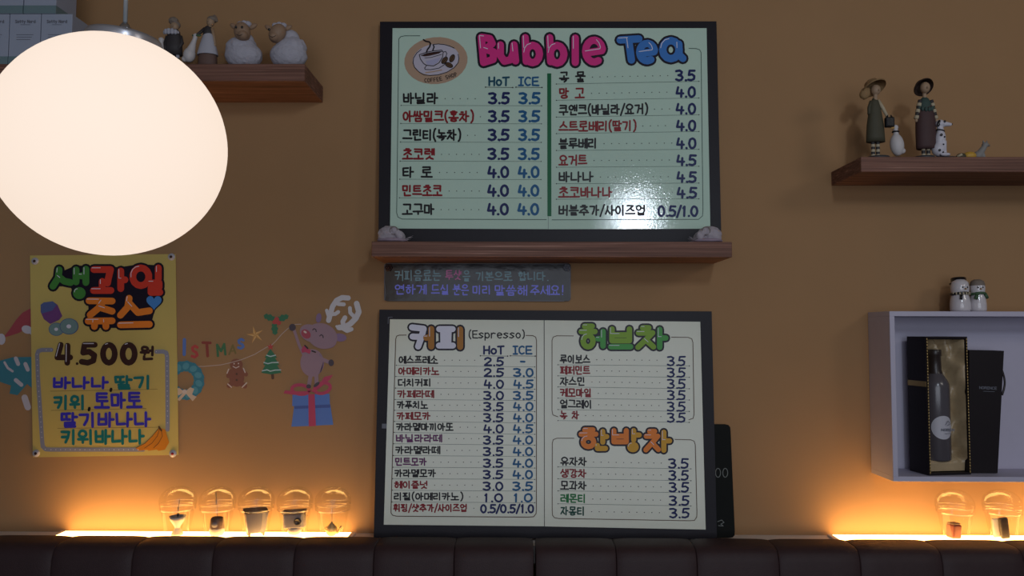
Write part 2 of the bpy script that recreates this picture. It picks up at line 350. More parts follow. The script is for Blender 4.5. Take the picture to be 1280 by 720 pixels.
# ------------------------------------------------------------------ setting
LZ = P(640, 667.3, 0).z            # top of the wall ledge
b = MB(); b.box((0, 0.06, 1.4), (7.0, 0.12, 2.8), 'wall_paint'); struct(b.build('wall_back'))
b = MB(); b.box((0, -2.6, -0.05), (7.0, 5.4, 0.10), 'floor'); struct(b.build('floor'))
b = MB(); b.box((0, -1.0, 2.80), (7.0, 2.2, 0.08), 'ceiling'); struct(b.build('ceiling'))
b = MB(); b.box((0, -0.055, LZ-0.02), (6.9, 0.11, 0.04), 'ledge_white'); struct(b.build('trim_1'))

# ------------------------------------------------------------------ light bars in the ledge
def light_bar(px0, px1, label):
    x0 = P(px0, 668, -0.04).x; x1 = P(px1, 668, -0.04).x; c = ((x0+x1)/2, -0.05, LZ)
    t = thing('light_bar', c, label, 'light', 'light bars on the wall ledge')
    m = MB(); m.box((c[0], -0.0505, LZ+0.0022), (x1-x0, 0.079, 0.0044), 'led'); m.build('diffuser', t)
    for x in (x0-0.006, x1+0.006):
        m = MB(); m.bevbox((x, -0.0505, LZ+0.0026), (0.012, 0.081, 0.0052), 'ledge_white', 0.001); m.build('end_cap', t)
light_bar(74, 436, 'glowing warm light bar along the ledge at left, under five cups')
light_bar(1046, 1420, 'glowing warm light bar along the ledge at right, under the white wall cubby')
LT = LZ+0.0046

# ------------------------------------------------------------------ banquette backs
def banquette(seams, label, gap_l=False, gap_r=False):
    Yb, Yf = -0.108, -0.205; zt = LZ+0.0215
    xs = [P(s_, 690, -0.19).x for s_ in seams]
    t = thing('banquette_bench', ((xs[0]+xs[-1])/2, -0.15, 0), label, 'bench', 'brown banquette benches')
    for k in range(len(xs)-1):
        x0, x1 = xs[k]+0.0006, xs[k+1]-0.0006; m = MB(); vs = []; fs = []
        prof = [(Yb, 0.48), (Yb, zt-0.012), (Yb-0.004, zt-0.003), (Yb-0.012, zt), (Yf+0.030, zt-0.001), (Yf+0.016, zt-0.005), (Yf+0.006, zt-0.014), (Yf, zt-0.032), (Yf-0.004, zt-0.09), (Yf-0.012, zt-0.20), (Yf-0.01, zt-0.36), (Yf, 0.48)]
        N = 16
        for i in range(N+1):
            u = i/N; uu = 0.5-0.5*math.cos(math.pi*u); d = abs(2*uu-1)**7
            for y, z in prof:
                cy = (Yb+Yf)/2
                vs.append((x0+(x1-x0)*uu, y+(0.005*d if y < cy else 0), z-(0.003*d if z > LZ-0.03 else 0)))
        n = len(prof)
        for i in range(N):
            for j in range(n-1): fs.append((i*n+j, (i+1)*n+j, (i+1)*n+j+1, i*n+j+1))
        fs += [tuple(range(n)), tuple(N*n+j for j in range(n))]
        m.add(vs, fs, 'leather'); m.build('back_panel', t, smooth=True)
    m = MB(); W = xs[-1]-xs[0]; cx = (xs[0]+xs[-1])/2
    m.bevbox((cx, -0.46, 0.37), (W-0.004, 0.54, 0.16), 'leather', 0.03, seg=3); m.build('seat', t, smooth=True)
    m = MB(); m.box((cx, -0.42, 0.145), (W-0.03, 0.50, 0.29), 'leather'); m.build('base', t)
banquette([-136, -34, 68, 168, 268, 369, 468, 568, 667], 'dark brown leather banquette left of the seam gap below the lower menu')
banquette([669.5, 770, 870, 972, 1073, 1175, 1277, 1380], 'dark brown leather banquette right of the seam gap below the lower menu')

# ------------------------------------------------------------------ shelves
def shelf(px0, px1, pyt, pyb, depth, label, Y=None):
    F0 = -depth
    x0, x1 = P(px0, pyt, F0).x, P(px1, pyt, F0).x
    xm = 0.5*(px0+px1); z1, z0 = P(xm, pyt, F0).z, P(xm, pyb, F0).z
    m = MB(); m.bevbox(((x0+x1)/2, -depth/2-0.0005, (z0+z1)/2), (x1-x0, depth-0.001, z1-z0), 'walnut', 0.0012, seg=1)
    o = m.build('wall_shelf'); tag(o, label, 'shelf', 'wooden wall shelves'); return z1
ZS1 = shelf(-150, 381, 79.8, 101.5, 0.175, 'wooden wall shelf at upper left behind the globe lamp, holding the two sheep')
ZS2 = shelf(464.5, 915, 302, 321.3, 0.165, 'long wooden wall shelf under the upper mint menu board')
ZS3 = shelf(1076, 1420, 196, 214.8, 0.175, 'wooden wall shelf at upper right under the dalmatian figurine')

# ------------------------------------------------------------------ menu boards
def header_line(mb, F, pts, m, w_=0.8, off=0.0005): mb.stroke(F, pts, w_, m, off, n=6)
def dots(mb, F, xa, xb, y, slope=0.0, step=9.4, r=0.62):
    x = xa
    while x < xb: mb.disc(F, x, y+(x-xa)*slope, r, r, 'ink_black', 0.0006, n=7); x += step

# upper board
UF = lean_face(ZS2, -0.056, ZS2+0.56, -0.022)
ub = thing('menu_board', UF.pt(686, 305), 'black board with mint green bubble tea menu standing on long shelf', 'menu board', 'black menu boards')
m = MB(); m.slab(UF, [(475, 27), (895.6, 26.6), (902, 309.2), (473, 309.2)], 'board_black', 0.012); m.build('backing_board', ub)
sheets = MB(); sheets.slab(UF, [(490.8, 35.4), (685.7, 35.4), (685.7, 286.5), (487.6, 285.7)], 'paper_mint', 0.0008, 0.0009)
s1 = sheets.build('menu_sheet', ub)
sheets = MB(); sheets.slab(UF, [(685.75, 35.4), (883.1, 35.4), (887.8, 286.0), (685.75, 286.6)], 'paper_mint', 0.0008, 0.0009)
s2 = sheets.build('menu_sheet', ub)
class Off:
    def __init__(s, F, d): s.F, s.d, s.n = F, d, F.n
    def pt(s, x, y, off=0): return s.F.pt(x, y, off+s.d)
U = Off(UF, 0.0010)
bl = MB()
header_line(bl, U, [(525, 45), (506, 45), (501, 46.2), (498.6, 49), (496.2, 250), (495.9, 266), (497.5, 271.5), (503, 274), (683, 274.6)], 'ink_line')
bl.stroke(U, [(685.3, 271), (685.3, 286)], .7, 'ink_seam', 0.0003, n=5); bl.build('border_line', s1)
bl = MB()
header_line(bl, U, [(861, 60.7), (870, 61), (874.5, 62.5), (876.2, 66), (878.6, 262), (878, 270), (873, 274.3), (690, 274.9)], 'ink_line')
bl.poly(U, [(684.0, 92), (689.0, 92), (689.2, 270.4), (684.3, 270.4)], 'ink_bar', 0.0006)
bl.build('border_line', s2)
# cup emblem
em = MB()
em.disc(U, 545, 76, 39.7, 29.3, 'ink_beige', 0.0003, R(-6)); em.disc(U, 545, 74.6, 29.4, 19.6, 'ink_cupwhite', 0.0005, R(-8))
def E9(pts): return [(500+x/9, 30+y/9) for x, y in pts]
for pts, w_ in (([(240, 290), (190, 330), (155, 385), (148, 440), (165, 490), (210, 540), (270, 575), (340, 582), (430, 575), (530, 545), (610, 495), (655, 440), (664, 390), (655, 345)], .9),
                ([(370, 235), (430, 228), (500, 235), (560, 252), (612, 275)], .9),
                ([(218, 350), (232, 400), (268, 450), (300, 468), (380, 475), (440, 440), (478, 380), (488, 320), (470, 298), (380, 305), (290, 325), (218, 350)], .95),
                ([(240, 360), (300, 335), (400, 318), (475, 312)], .8), ([(280, 385), (350, 380), (470, 345)], .7),
                ([(488, 320), (515, 312), (528, 335), (515, 375), (490, 395)], .8),
                ([(300, 470), (278, 500), (285, 515), (350, 517), (440, 500), (495, 465), (505, 450)], .8),
                ([(265, 180), (290, 198), (330, 205), (345, 225), (335, 260), (310, 290), (300, 320)], 1.9), ([(375, 240), (385, 262), (370, 300)], 1.6)):
    em.stroke(U, E9(pts), w_, 'ink_black', 0.0011, n=6)
em.poly(U, E9([(245, 362), (300, 338), (400, 320), (470, 314), (440, 335), (340, 360), (280, 368)]), 'ink_choco', 0.0009)
em.poly(U, E9([(290, 420), (380, 400), (460, 375), (430, 430), (375, 465), (305, 458)]), 'ink_lav', 0.0008)
em.stroke(U, E9([(290, 550), (370, 540), (470, 520)]), 1.4, 'ink_beige', 0.0008)
for cx, cy, a in ((587, 390, -65), (552, 465, 25), (502, 412, -50)):
    x, y = E9([(cx, cy)])[0]
    em.disc(U, x, y, 5.4, 3.2, 'ink_black', 0.0010, R(a)); em.disc(U, x, y, 4.4, 2.4, 'ink_brown', 0.0012, R(a))
    em.stroke(U, [(x-4*math.cos(R(a)), y-4*math.sin(R(a))), (x+4*math.cos(R(a)), y+4*math.sin(R(a)))], .6, 'ink_black', 0.0014, n=5)
W_ = 'COFFEE SHOP'; n = len(W_)
for i, ch in enumerate(W_):
    x = 532.2+i*3.75; y = 100.8-0.10*(i)-0.065*i*i; a = -R(2+2.9*i)
    for p in glyph(ch):
        q = [((px-.5)*2.9, -(py-.5)*4.6) for px, py in p]
        em.stroke(U, [(x+u*math.cos(a)-v*math.sin(a), y+u*math.sin(a)+v*math.cos(a)) for u, v in q], .75, 'ink_black', 0.0010, n=6)
flatbuild(em, 'coffee_cup_emblem', s1)
# big title
ou, fi, hi = MB(), MB(), MB()
for ch, x0, y0, x1, y1 in (('B', 592, 42.5, 622, 83), ('u', 620, 52, 649, 81.5), ('b', 650, 43, 679.5, 82.5), ('b', 680.5, 43, 710, 83), ('l', 711, 43.5, 727, 83), ('e', 726.5, 46, 758.5, 82.5)):
    g = {'B': [[(.25, 1), (.38, 0)], [(.25, 1), (.75, .95), (.9, .75), (.5, .52)], [(.5, .52), (.98, .42), (.95, .12), (.38, 0)]],
         'u': [[(.05, 1), (.05, .35), (.3, 0), (.7, .1), (.85, .5), (.9, 1)], [(.9, 1), (1, .02)]],
         'b': [[(.1, 1), (.16, .03)], arc(.55, .33, .42, .36, 90, 450, 12)], 'l': [[(.5, 1), (.5, 0)]],
         'e': [[(.12, .42), (.92, .52)]+arc(.5, .5, .46, .5, 12, 300, 12)]}[ch]
    bubble(ou, fi, hi, U, ch, x0, y0, x1, y1, 9.0, 'ink_pink', 2.8, glyphs=g)
for ch, x0, y0, x1, y1 in (('T', 770.5, 43, 803, 80), ('e', 794, 50, 823.5, 81), ('a', 823, 46, 858, 80)):
    g = {'T': [[(.0, .9), (1, .95)], [(.45, .92), (.6, 0)]], 'e': [[(.12, .42), (.92, .52)]+arc(.5, .5, .46, .5, 12, 300, 12)],
         'a': [arc(.42, .52, .40, .46, 90, 450, 12), [(.80, .8), (.82, .25), (1, .08)]]}[ch]
    bubble(ou, fi, hi, U, ch, x0, y0, x1, y1, 9.2, 'ink_sky', 2.6, glyphs=g)
ti = MB()
for q in (ou, fi, hi): ti.v, ti.f, ti.m, ti.mats = (lambda B0: (ti.v+q.v, ti.f+[[i+B0 for i in f] for f in q.f], ti.m+[ti.mi(q.mats[k]) for k in q.m], ti.mats))(len(ti.v))
flatbuild(ti, 'title_lettering', ub)
def merge(*qs):
    t = MB()
    for q in qs:
        B0 = len(t.v); t.v += q.v; t.f += [[i+B0 for i in f] for f in q.f]; t.m += [t.mi(q.mats[k]) for k in q.m]
    return t
def columns(F, par, hx, ix, yt, yb, uy):
    m = MB(); text(m, F, 'HoT', hx[0], hx[1], yt, yb, 'ink_teal' if F is U else 'ink_navy', 2.0); text(m, F, 'ICE', ix[0], ix[1], yt, yb, 'ink_blue', 1.9)
    for (a, c) in ((hx[0]-4, hx[1]+3.5), (ix[0]-3, ix[1]+3)):
        m.stroke(F, [(a, uy), (c, uy+.4)], .55, 'ink_black', n=6); m.disc(F, a, uy, .9, .9, 'ink_black', n=8); m.disc(F, c, uy+.4, .9, .9, 'ink_black', n=8)
    flatbuild(m, 'column_heading', par)
columns(U, s1, (611, 637.5), (648, 674.5), 97, 107, 109.2)
def row(F, par, name, x0, x1, yt, yb, colr, w_, dx, prices, ul=None, pw=2.1, py=None, slope=0.0):
    m = MB(); text(m, F, name, x0, x1, yt, yb, 'ink_'+colr, w_, slope)
    if dx: dots(m, F, x1+7.5, dx, (yt+yb)/2+.5+slope*(x1-x0), slope)
    for s_, a, c, cl in prices:
        if s_: text(m, F, s_, a, c, *(py or (yt, yb)), 'ink_'+cl, pw, 0)
    if ul:
        (ax, ay), (bx, by) = ul
        m.stroke(F, [(ax, ay), (bx, by)], .38, 'ink_line', 0.0005, n=5)
        for x, y in ((ax, ay), (bx, by)): m.disc(F, x, y, .7, .7, 'ink_black', 0.0006, n=7)
    return flatbuild(m, 'menu_line', par)
uly = [132, 154.6, 177.8, 201.6, 224.2, 247.4, None]
L = [('바닐라', 547, '3.5'), ('아쌈밀크(홍차)', 591, '3.5'), ('그린티(녹차)', 575, '3.5'), ('초코렛', 542.5, '3.5'), ('타 로', 540, '4.0'), ('민트초코', 552, '4.0'), ('고구마', 542, '4.0')]
for i, (s_, xe, pr) in enumerate(L):
    yb = (uly[i] or 270.6)-2.6; yt = yb-12.6; x0 = 504.2-i*.15; d = -i*.25
    row(U, s1, s_, x0, xe+2, yt, yb, 'red' if i % 2 else 'black', 2.0, 603, [(pr, 611.5+d, 638+d, 'navy'), (pr, 649.5+d, 676+d, 'blue')],
        ((501.5-i*.4, uly[i]), (677-i*.2, uly[i]+.4)) if uly[i] else None, 2.7)
ulr = [(105.3, 102), (125.6, 122.7), (146.6, 143.7), (167.2, 164.6), (188.3, 186.8), (209.2, 208), (229.8, 229), (249.2, 248.6), None]
Rr = [('곡 물', 731, '3.5'), ('망 고', 730, '4.0'), ('쿠앤크(바닐라/요거)', 808.5, '4.0'), ('스트로베리(딸기)', 794, '4.0'), ('블루베리', 745.5, '4.0'), ('요거트', 733, '4.5'), ('바나나', 741, '4.5'), ('초코바나나', 764.5, '4.5'), ('버블추가/사이즈업', 806, '0.5/1.0')]
for i, (s_, xe, pr) in enumerate(Rr):
    u = ulr[i]; yb = (u[0] if u else 271.6)-2.6; yt = yb-12; sl = (u[1]-u[0])/178 if u else 0
    pa = (845+i*.25, 870+i*.25) if i < 8 else (822.5, 873)
    pyb = (u[1] if u else 271.6)-1.4
    row(U, s2, s_, 699.4-i*.1, xe+2, yt, yb, 'red' if i in (1, 3, 5, 7) else 'black', 1.85, pa[0]-6 if i < 8 else 0, [(pr, pa[0], pa[1], 'navy')],
        ((695.5, u[0]), (873.5, u[1])) if u else None, 2.5, (pyb-12, pyb), sl)

# lower board
LF = lean_face(LZ, -0.072, LZ+0.56, -0.022)
lb = thing('menu_board', LF.pt(682, 672), 'black board with cream coffee and tea menu standing on the ledge', 'menu board', 'black menu boards')
m = MB(); m.slab(LF, [(474.2, 387), (889.6, 389.2), (896.2, 673.8), (467.2, 672.4)], 'board_black', 0.012); m.build('backing_board', lb)
m = MB(); m.slab(LF, [(487.5, 399.1), (679.7, 400.4), (680.1, 657.8), (479.8, 655.8)], 'paper_cream', 0.0008, 0.0009); t1 = m.build('menu_sheet', lb)
m = MB(); m.slab(LF, [(680.6, 400.4), (875.2, 402.2), (882, 661.9), (680.9, 657.9)], 'paper_cream', 0.0008, 0.0009); t2 = m.build('menu_sheet', lb)
B = Off(LF, 0.0010)
m = MB(); m.poly(B, [(477.6, 529.5), (483.4, 529.7), (483.2, 535.6), (477.4, 535.4)], 'ink_grey', -0.0002); flatbuild(m, 'tape_scrap', lb); m = MB()
m.stroke(B, [(485.2, 404.5), (485.4, 396.8), (490.5, 396.4)], .7, 'ink_grey', -0.0002); flatbuild(m, 'tape_scrap', lb)
bl = MB()
header_line(bl, B, [(508, 418.9), (499, 419), (496, 420.2), (494.7, 424), (489, 634), (488.9, 641), (491, 644), (496, 645.2), (660, 646.3), (667, 645.8), (670, 642), (670.4, 636), (670.6, 426), (669.6, 421.5), (666, 419.6), (657.5, 419.3)], 'ink_brown', 1.0)
flatbuild(bl, 'border_line', t1)
for pts in ([(716.7, 420), (696, 419.8), (691.5, 421.4), (690, 425.5), (690, 513), (691, 518.5), (697.5, 521)], [(839, 421.5), (860, 421.8), (864.5, 423.6), (866, 428), (867.4, 518), (866.2, 523), (861, 524.6)],
            [(717.5, 547.8), (696, 547.8), (691.5, 549.6), (690.3, 554), (690.2, 637), (690.6, 644), (693, 647), (698, 648), (862, 650.8), (868, 650.4), (870.8, 646), (871, 640), (869, 556), (867.4, 551.4), (863.5, 549.8), (843.5, 549.2)]):
    bl = MB(); header_line(bl, B, pts, 'ink_brown', .9); flatbuild(bl, 'border_line', t2)
# title lettering of the lower board
def htitle(F, par, items, sw, ow=2.2):
    a, c, h = MB(), MB(), MB()
    for gl, (x0, y0, x1, y1), fill in items: bubble(a, c, h, F, None, x0, y0, x1, y1, sw, fill, ow, glyphs=gl, hi=True)
    flatbuild(merge(a, c, h), 'title_lettering', par)
V1 = [[(.5, 1), (.5, 0)]]
htitle(B, t1, [([[(.05, 1), (1, .93), (.8, .45), (.55, 0)], [(.1, .52), (.8, .50)]], (510.5, 405.5, 533.5, 437), 'ink_white'),
               ([[(.75, 1), (.75, 0)], [(0, .5), (.75, .52)]], (529, 407.5, 545, 437), 'ink_ochre'),
               ([[(.02, .95), (.98, .95)], [(.3, .95), (.32, .06)], [(.7, .95), (.66, .06)], [(0, .05), (1, .05)]], (545, 406.5, 570, 437), 'ink_white'),
               (V1, (569.5, 408, 581, 437.5), 'ink_ochre')], 7.6)
htitle(B, t2, [([[(.25, 1), (.8, 1)], [(0, .74), (1, .74)], arc(.5, .28, .36, .28, 90, 450, 12)], (723, 404.5, 747, 437), 'ink_lime'),
               ([[(.8, 1), (.8, 0)], [(-.1, .5), (.8, .5)]], (744.5, 411, 758.5, 436), 'ink_leaf'),
               ([[(.06, 1), (.06, .04), (.94, .04), (.94, 1)], [(.06, .52), (.94, .52)]], (760, 408, 791.5, 430), 'ink_lime'),
               ([[(0, .5), (1, .5)]], (760, 429.5, 791.5, 437.5), 'ink_leaf'),
               (CJ['ㅊ'], (794, 406.5, 820, 437.5), 'ink_lime'), (VV['ㅏ'], (818.5, 408.5, 835.5, 437.5), 'ink_leaf')], 6.8)
htitle(B, t2, [([[(.25, 1), (.8, 1)], [(0, .74), (1, .74)], arc(.5, .28, .36, .28, 90, 450, 12)], (723, 534, 748, 561.5), 'ink_orange'),
               (VV['ㅏ'], (748.5, 536, 761.5, 556), 'ink_amber'), ([[(.05, 1), (.05, .05), (1, .08)]], (743, 553.5, 760, 564), 'ink_amber'),
               ([[(.06, 1), (.06, .04), (.94, .04), (.94, 1)], [(.06, .52), (.94, .52)]], (763, 535, 787, 556), 'ink_orange'),
               (VV['ㅏ'], (786.5, 535, 802, 553), 'ink_amber'), ([arc(.5, .5, .47, .47, 90, 450, 14)], (783.5, 552, 798.5, 565.5), 'ink_amber'),
               (CJ['ㅊ'], (804, 536, 826, 565.5), 'ink_orange'), (VV['ㅏ'], (824, 537, 840, 566), 'ink_amber')], 6.4)
m = MB(); text(m, B, '(Espresso)', 586, 656.5, 413.5, 422.5, 'ink_black', 1.3); flatbuild(m, 'subtitle_lettering', t1)
columns(B, t1, (604.6, 631), (641, 666), 433, 442.4, 444.8)
ul = [(456.7, 458.7), (470.7, 471.9), (485.1, 486.5), (499.3, 500.7), (512.9, 514.6), (526.8, 528.6), (540.4, 542.9), (554.6, 556.5), (569.3, 570.6), (584, 585), (598.3, 599.2), (612.7, 613.9), (627.3, 628.3), None]
C = [('에스프레소', 547, 'black', '2.5', '-'), ('아메리카노', 548.5, 'red', '2.5', '3.0'), ('더치커피', 539, 'black', '4.0', '4.5'), ('카페라떼', 542.5, 'red', '3.0', '3.5'), ('카푸치노', 534.6, 'black', '3.5', '4.0'), ('카페모카', 537.5, 'red', '3.5', '4.0'),
     ('카라멜마끼아또', 566.5, 'black', '4.0', '4.5'), ('바닐라라떼', 552.3, 'purple', '3.5', '4.0'), ('카라멜라떼', 550, 'black', '3.5', '4.0'), ('민트모카', 533, 'purple', '3.5', '4.0'), ('카라멜모카', 544.4, 'black', '3.5', '4.0'), ('헤이즐넛', 534.6, 'red', '3.0', '3.5'),
     ('리필(아메리카노)', 578.3, 'black', '1.0', '1.0'), ('휘핑/샷추가/사이즈업', 583.5, 'red', '0.5/0.5/1.0', None)]
for i, (s_, xe, cl, h_, c_) in enumerate(C):
    u = ul[i]; yb = (u[0] if u else 641.6)-2.4; yt = yb-8.9; x0 = 498.8-.5*i; d = -i*.1
    pyb = ((u[0]+u[1])/2 if u else 641.4)-.9
    pr = [(h_, 605.5+d, 631+d, 'navy'), (c_, 642.5+d, 668+d, 'blue')] if c_ else [(h_, 601, 668, 'navy')]
    row(B, t1, s_, x0, xe+1.3, yt, yb, cl, 1.5, pr[0][1]-5, pr, ((495.5-.45*i, u[0]), (668.5, u[1])) if u else None, 2.05, (pyb-9.4, pyb))
H = [('루이보스', 737, 'black', 456, 457.4), ('페퍼민트', 737, 'red', 469.8, 471.7), ('쟈스민', 731, 'black', 483.6, 485.9), ('케모마일', 739, 'red', 497.7, 500), ('얼그레이', 739.5, 'black', 511.9, 514.3), ('녹 차', 723, 'red', 525.7, 528)]
for i, (s_, xe, cl, a, c) in enumerate(H):
    row(B, t2, s_, 700.4, xe+1.4, a-12, a-2.2, cl, 1.55, 829, [('3.', 834.5, 849, 'navy'), ('5', 847.6, 857.8, 'navy')], ((697.5, a), (861.5, c)), 1.9, (c-11.4, c-.6), (c-a)/164)
H2 = [('유자차', 733, 'black', 583.5, 586), ('생강차', 732.5, 'red', 598.3, 600.8), ('모과차', 732.5, 'black', 613.4, 615.8), ('레몬티', 732, 'green', 629.6, 632.4), ('자몽티', 730.6, 'dkgreen', 645.4, 648)]
for i, (s_, xe, cl, a, c) in enumerate(H2):
    row(B, t2, s_, 700.9, xe+1.4, a-12, a-2, cl, 1.55, 830, [('3.5', 836+i*.3, 861.5+i*.3, 'navy')], ((697.5, a), (863.5, c)) if i < 4 else None, 2.0, (c-12.2, c-1.2), (c-a)/164)

# small chalkboard behind the lower board
CF = lean_face(LZ, -0.047, LZ+0.30, -0.0135)
cb = thing('chalkboard', CF.pt(880, 672), 'small black chalkboard with rounded corners peeking out behind lower menu', 'chalkboard')
m = MB(); m.slab(CF, [(820, 530)]+[(906, 530.2), (910.5, 531.2), (912.8, 534), (913.3, 539), (918.6, 664), (918.4, 669), (916, 671.6), (911, 672.4), (822, 672.2)], 'chalk_black', 0.010); m.build('slate', cb)
m = MB()
for x in (897.5, 906.5):
    m = MB(); m.stroke(CF, [(x+3.1*math.cos(a), 591+5.6*math.sin(a)) for a in [2*math.pi*i/14 for i in range(15)]], .8, 'ink_chalk', 0.0005, n=6); flatbuild(m, 'chalk_writing', cb)
m = MB(); m.stroke(CF, [(897, 652), (902, 650), (905, 653), (901, 655), (904, 657.5), (898, 657)], .8, 'ink_chalk', 0.0005, n=6)
flatbuild(m, 'chalk_writing', cb)

# ------------------------------------------------------------------ black film sign
SF = Face((0, -0.006, 0), (0, -1, 0))
sg = thing('notice_sign', SF.pt(596, 352), 'glossy black notice strip with violet handwriting on the wall between the menus', 'sign')
m = MB(); m.slab(SF, rrect(480.3, 329.2, 713.4, 376.4, 3.5), 'film_black', 0.005); m.build('sign_panel', sg)
m = MB(); text(m, SF, '커피음료는', 494, 552.5, 338, 350.6, 'ink_signteal', 1.25); text(m, SF, '투샷', 557, 578, 338, 349.5, 'ink_signpink', 1.25); text(m, SF, '을', 579, 588.8, 338.4, 351.4, 'ink_signteal', 1.25)
text(m, SF, '기본으로 합니다.', 595, 687, 340, 350.6, 'ink_signteal', 1.25)
flatbuild(m, 'upper_lettering', sg)
m = MB(); text(m, SF, '연하게', 493.8, 534.5, 356, 367.6, 'ink_signviolet', 1.35); text(m, SF, '드실', 539.3, 562.5, 356, 368, 'ink_signviolet', 1.35); text(m, SF, '분은', 566.5, 587, 356, 368.6, 'ink_signviolet', 1.35)
text(m, SF, '미리', 590.8, 615, 357, 367.6, 'ink_signviolet', 1.35); text(m, SF, '말씀해', 618.5, 661, 357, 369, 'ink_signviolet', 1.35); text(m, SF, '주세요!', 663.3, 706, 357, 368.4, 'ink_signviolet', 1.35)
flatbuild(m, 'lower_lettering', sg)
for x, y, mt in ((486, 334.5, 'ink_choco'), (708.6, 334.6, 'ink_grey')):
    m = MB(); c = SF.pt(x, y, 0.002)
    for k in range(6): a = k*math.pi/3; m.ell(c+Vector((math.cos(a)*.006, 0, math.sin(a)*.006)), (.0042, .0018, .0042), mt, 10, 6)
    m.ell(c+Vector((0, -.002, 0)), (.004, .0025, .004), mt, 10, 6); m.build('flower_pin', sg, smooth=True)
m = MB()  # glint along the clear tape edges, painted as grey strokes
for pts in ([(480.8, 331), (481.2, 340), (480.6, 352), (481.4, 362), (480.8, 375)], [(712.8, 333), (713.2, 345), (712.6, 358), (713, 372)], [(484, 329.6), (560, 329.6), (640, 329.8), (709, 330)], [(650, 376.2), (705, 376.4)]):
    m.stroke(SF, pts, .8, 'ink_grey', 0.0005, n=6)
flatbuild(m, 'tape_edge_glint', sg)

mat('apron_grey', (.45, .43, .48), .4)
# ------------------------------------------------------------------ yellow juice poster
PF = Face((0, -0.003, 0), (0, -1, 0))
po = thing('poster', PF.pt(130, 570), 'yellow hand lettered fruit juice poster pinned to the wall under the globe lamp', 'poster')
m = MB(); m.slab(PF, [(37.5, 319.4), (219.4, 317.6), (223, 568.7), (41, 571.7)], 'paper_yellow', 0.0016); m.build('poster_sheet', po)
a, c, h = MB(), MB(), MB()
def P6(x0, y0, x1, y1): return (50+x0/6.547, 320+y0/6.547, 50+x1/6.547, 320+y1/6.547)
for gl, bx, fill in (
    ([[(.35, 1), (.3, .5), (0, 0)], [(.35, .55), (.65, .3), (1, .22)]], P6(80, 85, 280, 275), 'ink_grass'), (V1, P6(272, 85, 322, 240), 'ink_grass'), ([[(.8, 1), (.8, 0)], [(0, .5), (.8, .5)]], P6(310, 80, 415, 245), 'ink_grass'), ([arc(.5, .5, .3, .3, 90, 450, 14)], P6(255, 240, 392, 368), 'ink_grass'),
    ([[(0, .95), (.98, .95), (.85, .5), (.8, .25)]], P6(415, 75, 610, 290), 'ink_tomato'), ([[(.5, 1), (.5, .2)], [(0, .1), (1, .1)]], P6(412, 180, 610, 318), 'ink_tomato'), ([[(.3, 1), (.3, 0)], [(.3, .5), (1, .5)]], P6(620, 95, 725, 295), 'ink_tomato'),
    ([arc(.5, .5, .47, .47, 90, 450, 14)], P6(728, 65, 925, 275), 'ink_tomato'), (V1, P6(930, 70, 1010, 215), 'ink_tomato'), ([[(.02, .97), (.92, .97), (.92, .55), (.06, .5), (.06, .04), (1, .06)]], P6(878, 190, 1010, 330), 'ink_tomato'),
    ([[(.0, .97), (1, .95)], [(.6, .9), (.4, .45), (.05, 0)], [(.5, .5), (1, .25)]], P6(375, 335, 620, 510), 'ink_orange'), ([[(0, .9), (1, .95)], [(.28, .9), (.26, 0)], [(.72, .9), (.74, 0)]], P6(368, 500, 620, 605), 'ink_orange'),
    ([[(.3, 1), (.25, .5), (0, .05)], [(.32, .7), (.6, .2), (1, .3)]], P6(632, 318, 925, 520), 'ink_orange'), ([[(0, .4), (1, .6)]], P6(632, 520, 925, 602), 'ink_orange')):
    bubble(a, c, h, PF, None, *bx, 8.5, fill, 2.6, glyphs=gl)
a.poly(PF, [(76, 340), (94, 332), (112, 332), (150, 334), (175, 330), (202, 332), (201, 366), (196, 380), (188, 408), (148, 410), (112, 410), (110, 374), (94, 372), (88, 358), (70, 358)], 'ink_outline', 0.0004)
flatbuild(merge(a, c, h), 'title_lettering', po)
m = MB(); hp = []
for i in range(28):
    t = 2*math.pi*i/28; hp.append((192.8+9.6*math.sin(t)**3, 377.5-.62*(13*math.cos(t)-5*math.cos(2*t)-2*math.cos(3*t)-math.cos(4*t))))
m.poly(PF, [(192.8+(x-192.8)*1.22, 377.5+(y-377.5)*1.22) for x, y in hp], 'ink_outline', 0.0006); m.poly(PF, hp, 'ink_heart', 0.0012); flatbuild(m, 'heart_drawing', po)
m = MB(); m.poly(PF, [(51, 381), (55, 378), (66, 376.6), (72, 381), (78, 395), (74, 400), (63, 405), (55, 399), (51, 390)], 'ink_plum', 0.0005); m.poly(PF, [(51, 381), (55, 378), (66, 376.6), (71, 381), (66, 388), (52, 392)], 'ink_plumblue', 0.0009); flatbuild(m, 'berry_drawing', po)
m = MB()
for cx, cy, r in ((70.6, 411.6, 9.6), (86.7, 408, 11.8)):
    for rr, mt, of in ((1, 'ink_plumblue', .0006), (.92, 'ink_kiwi', .0009), (.25, 'ink_white', .0014)): m.disc(PF, cx, cy, r*rr, r*.86*rr, mt, of+(.001 if cx > 80 else 0))
flatbuild(m, 'kiwi_drawing', po)
m = MB()
for pts in ([(64.4, 437.3), (52, 437.5), (48, 439), (46.6, 443), (47.5, 470), (53, 553), (53.6, 558), (57, 561.5), (64, 562), (179, 562)], [(195.6, 439.6), (204, 439.4), (208, 441), (209, 445), (209.6, 520), (209.6, 537)]):
    m.stroke(PF, pts, 5.2, 'ink_greyblue', 0.0005, n=10)
    for (ax, ay), (bx, by) in zip(pts[:-1], pts[1:]):
        L_ = math.hypot(bx-ax, by-ay); k = int(L_/6)
        for i in range(k): m.disc(PF, ax+(bx-ax)*i/k, ay+(by-ay)*i/k, .55, .55, 'ink_white', 0.0009, n=6)
flatbuild(m, 'border_band', po)
a, c, h = MB(), MB(), MB()
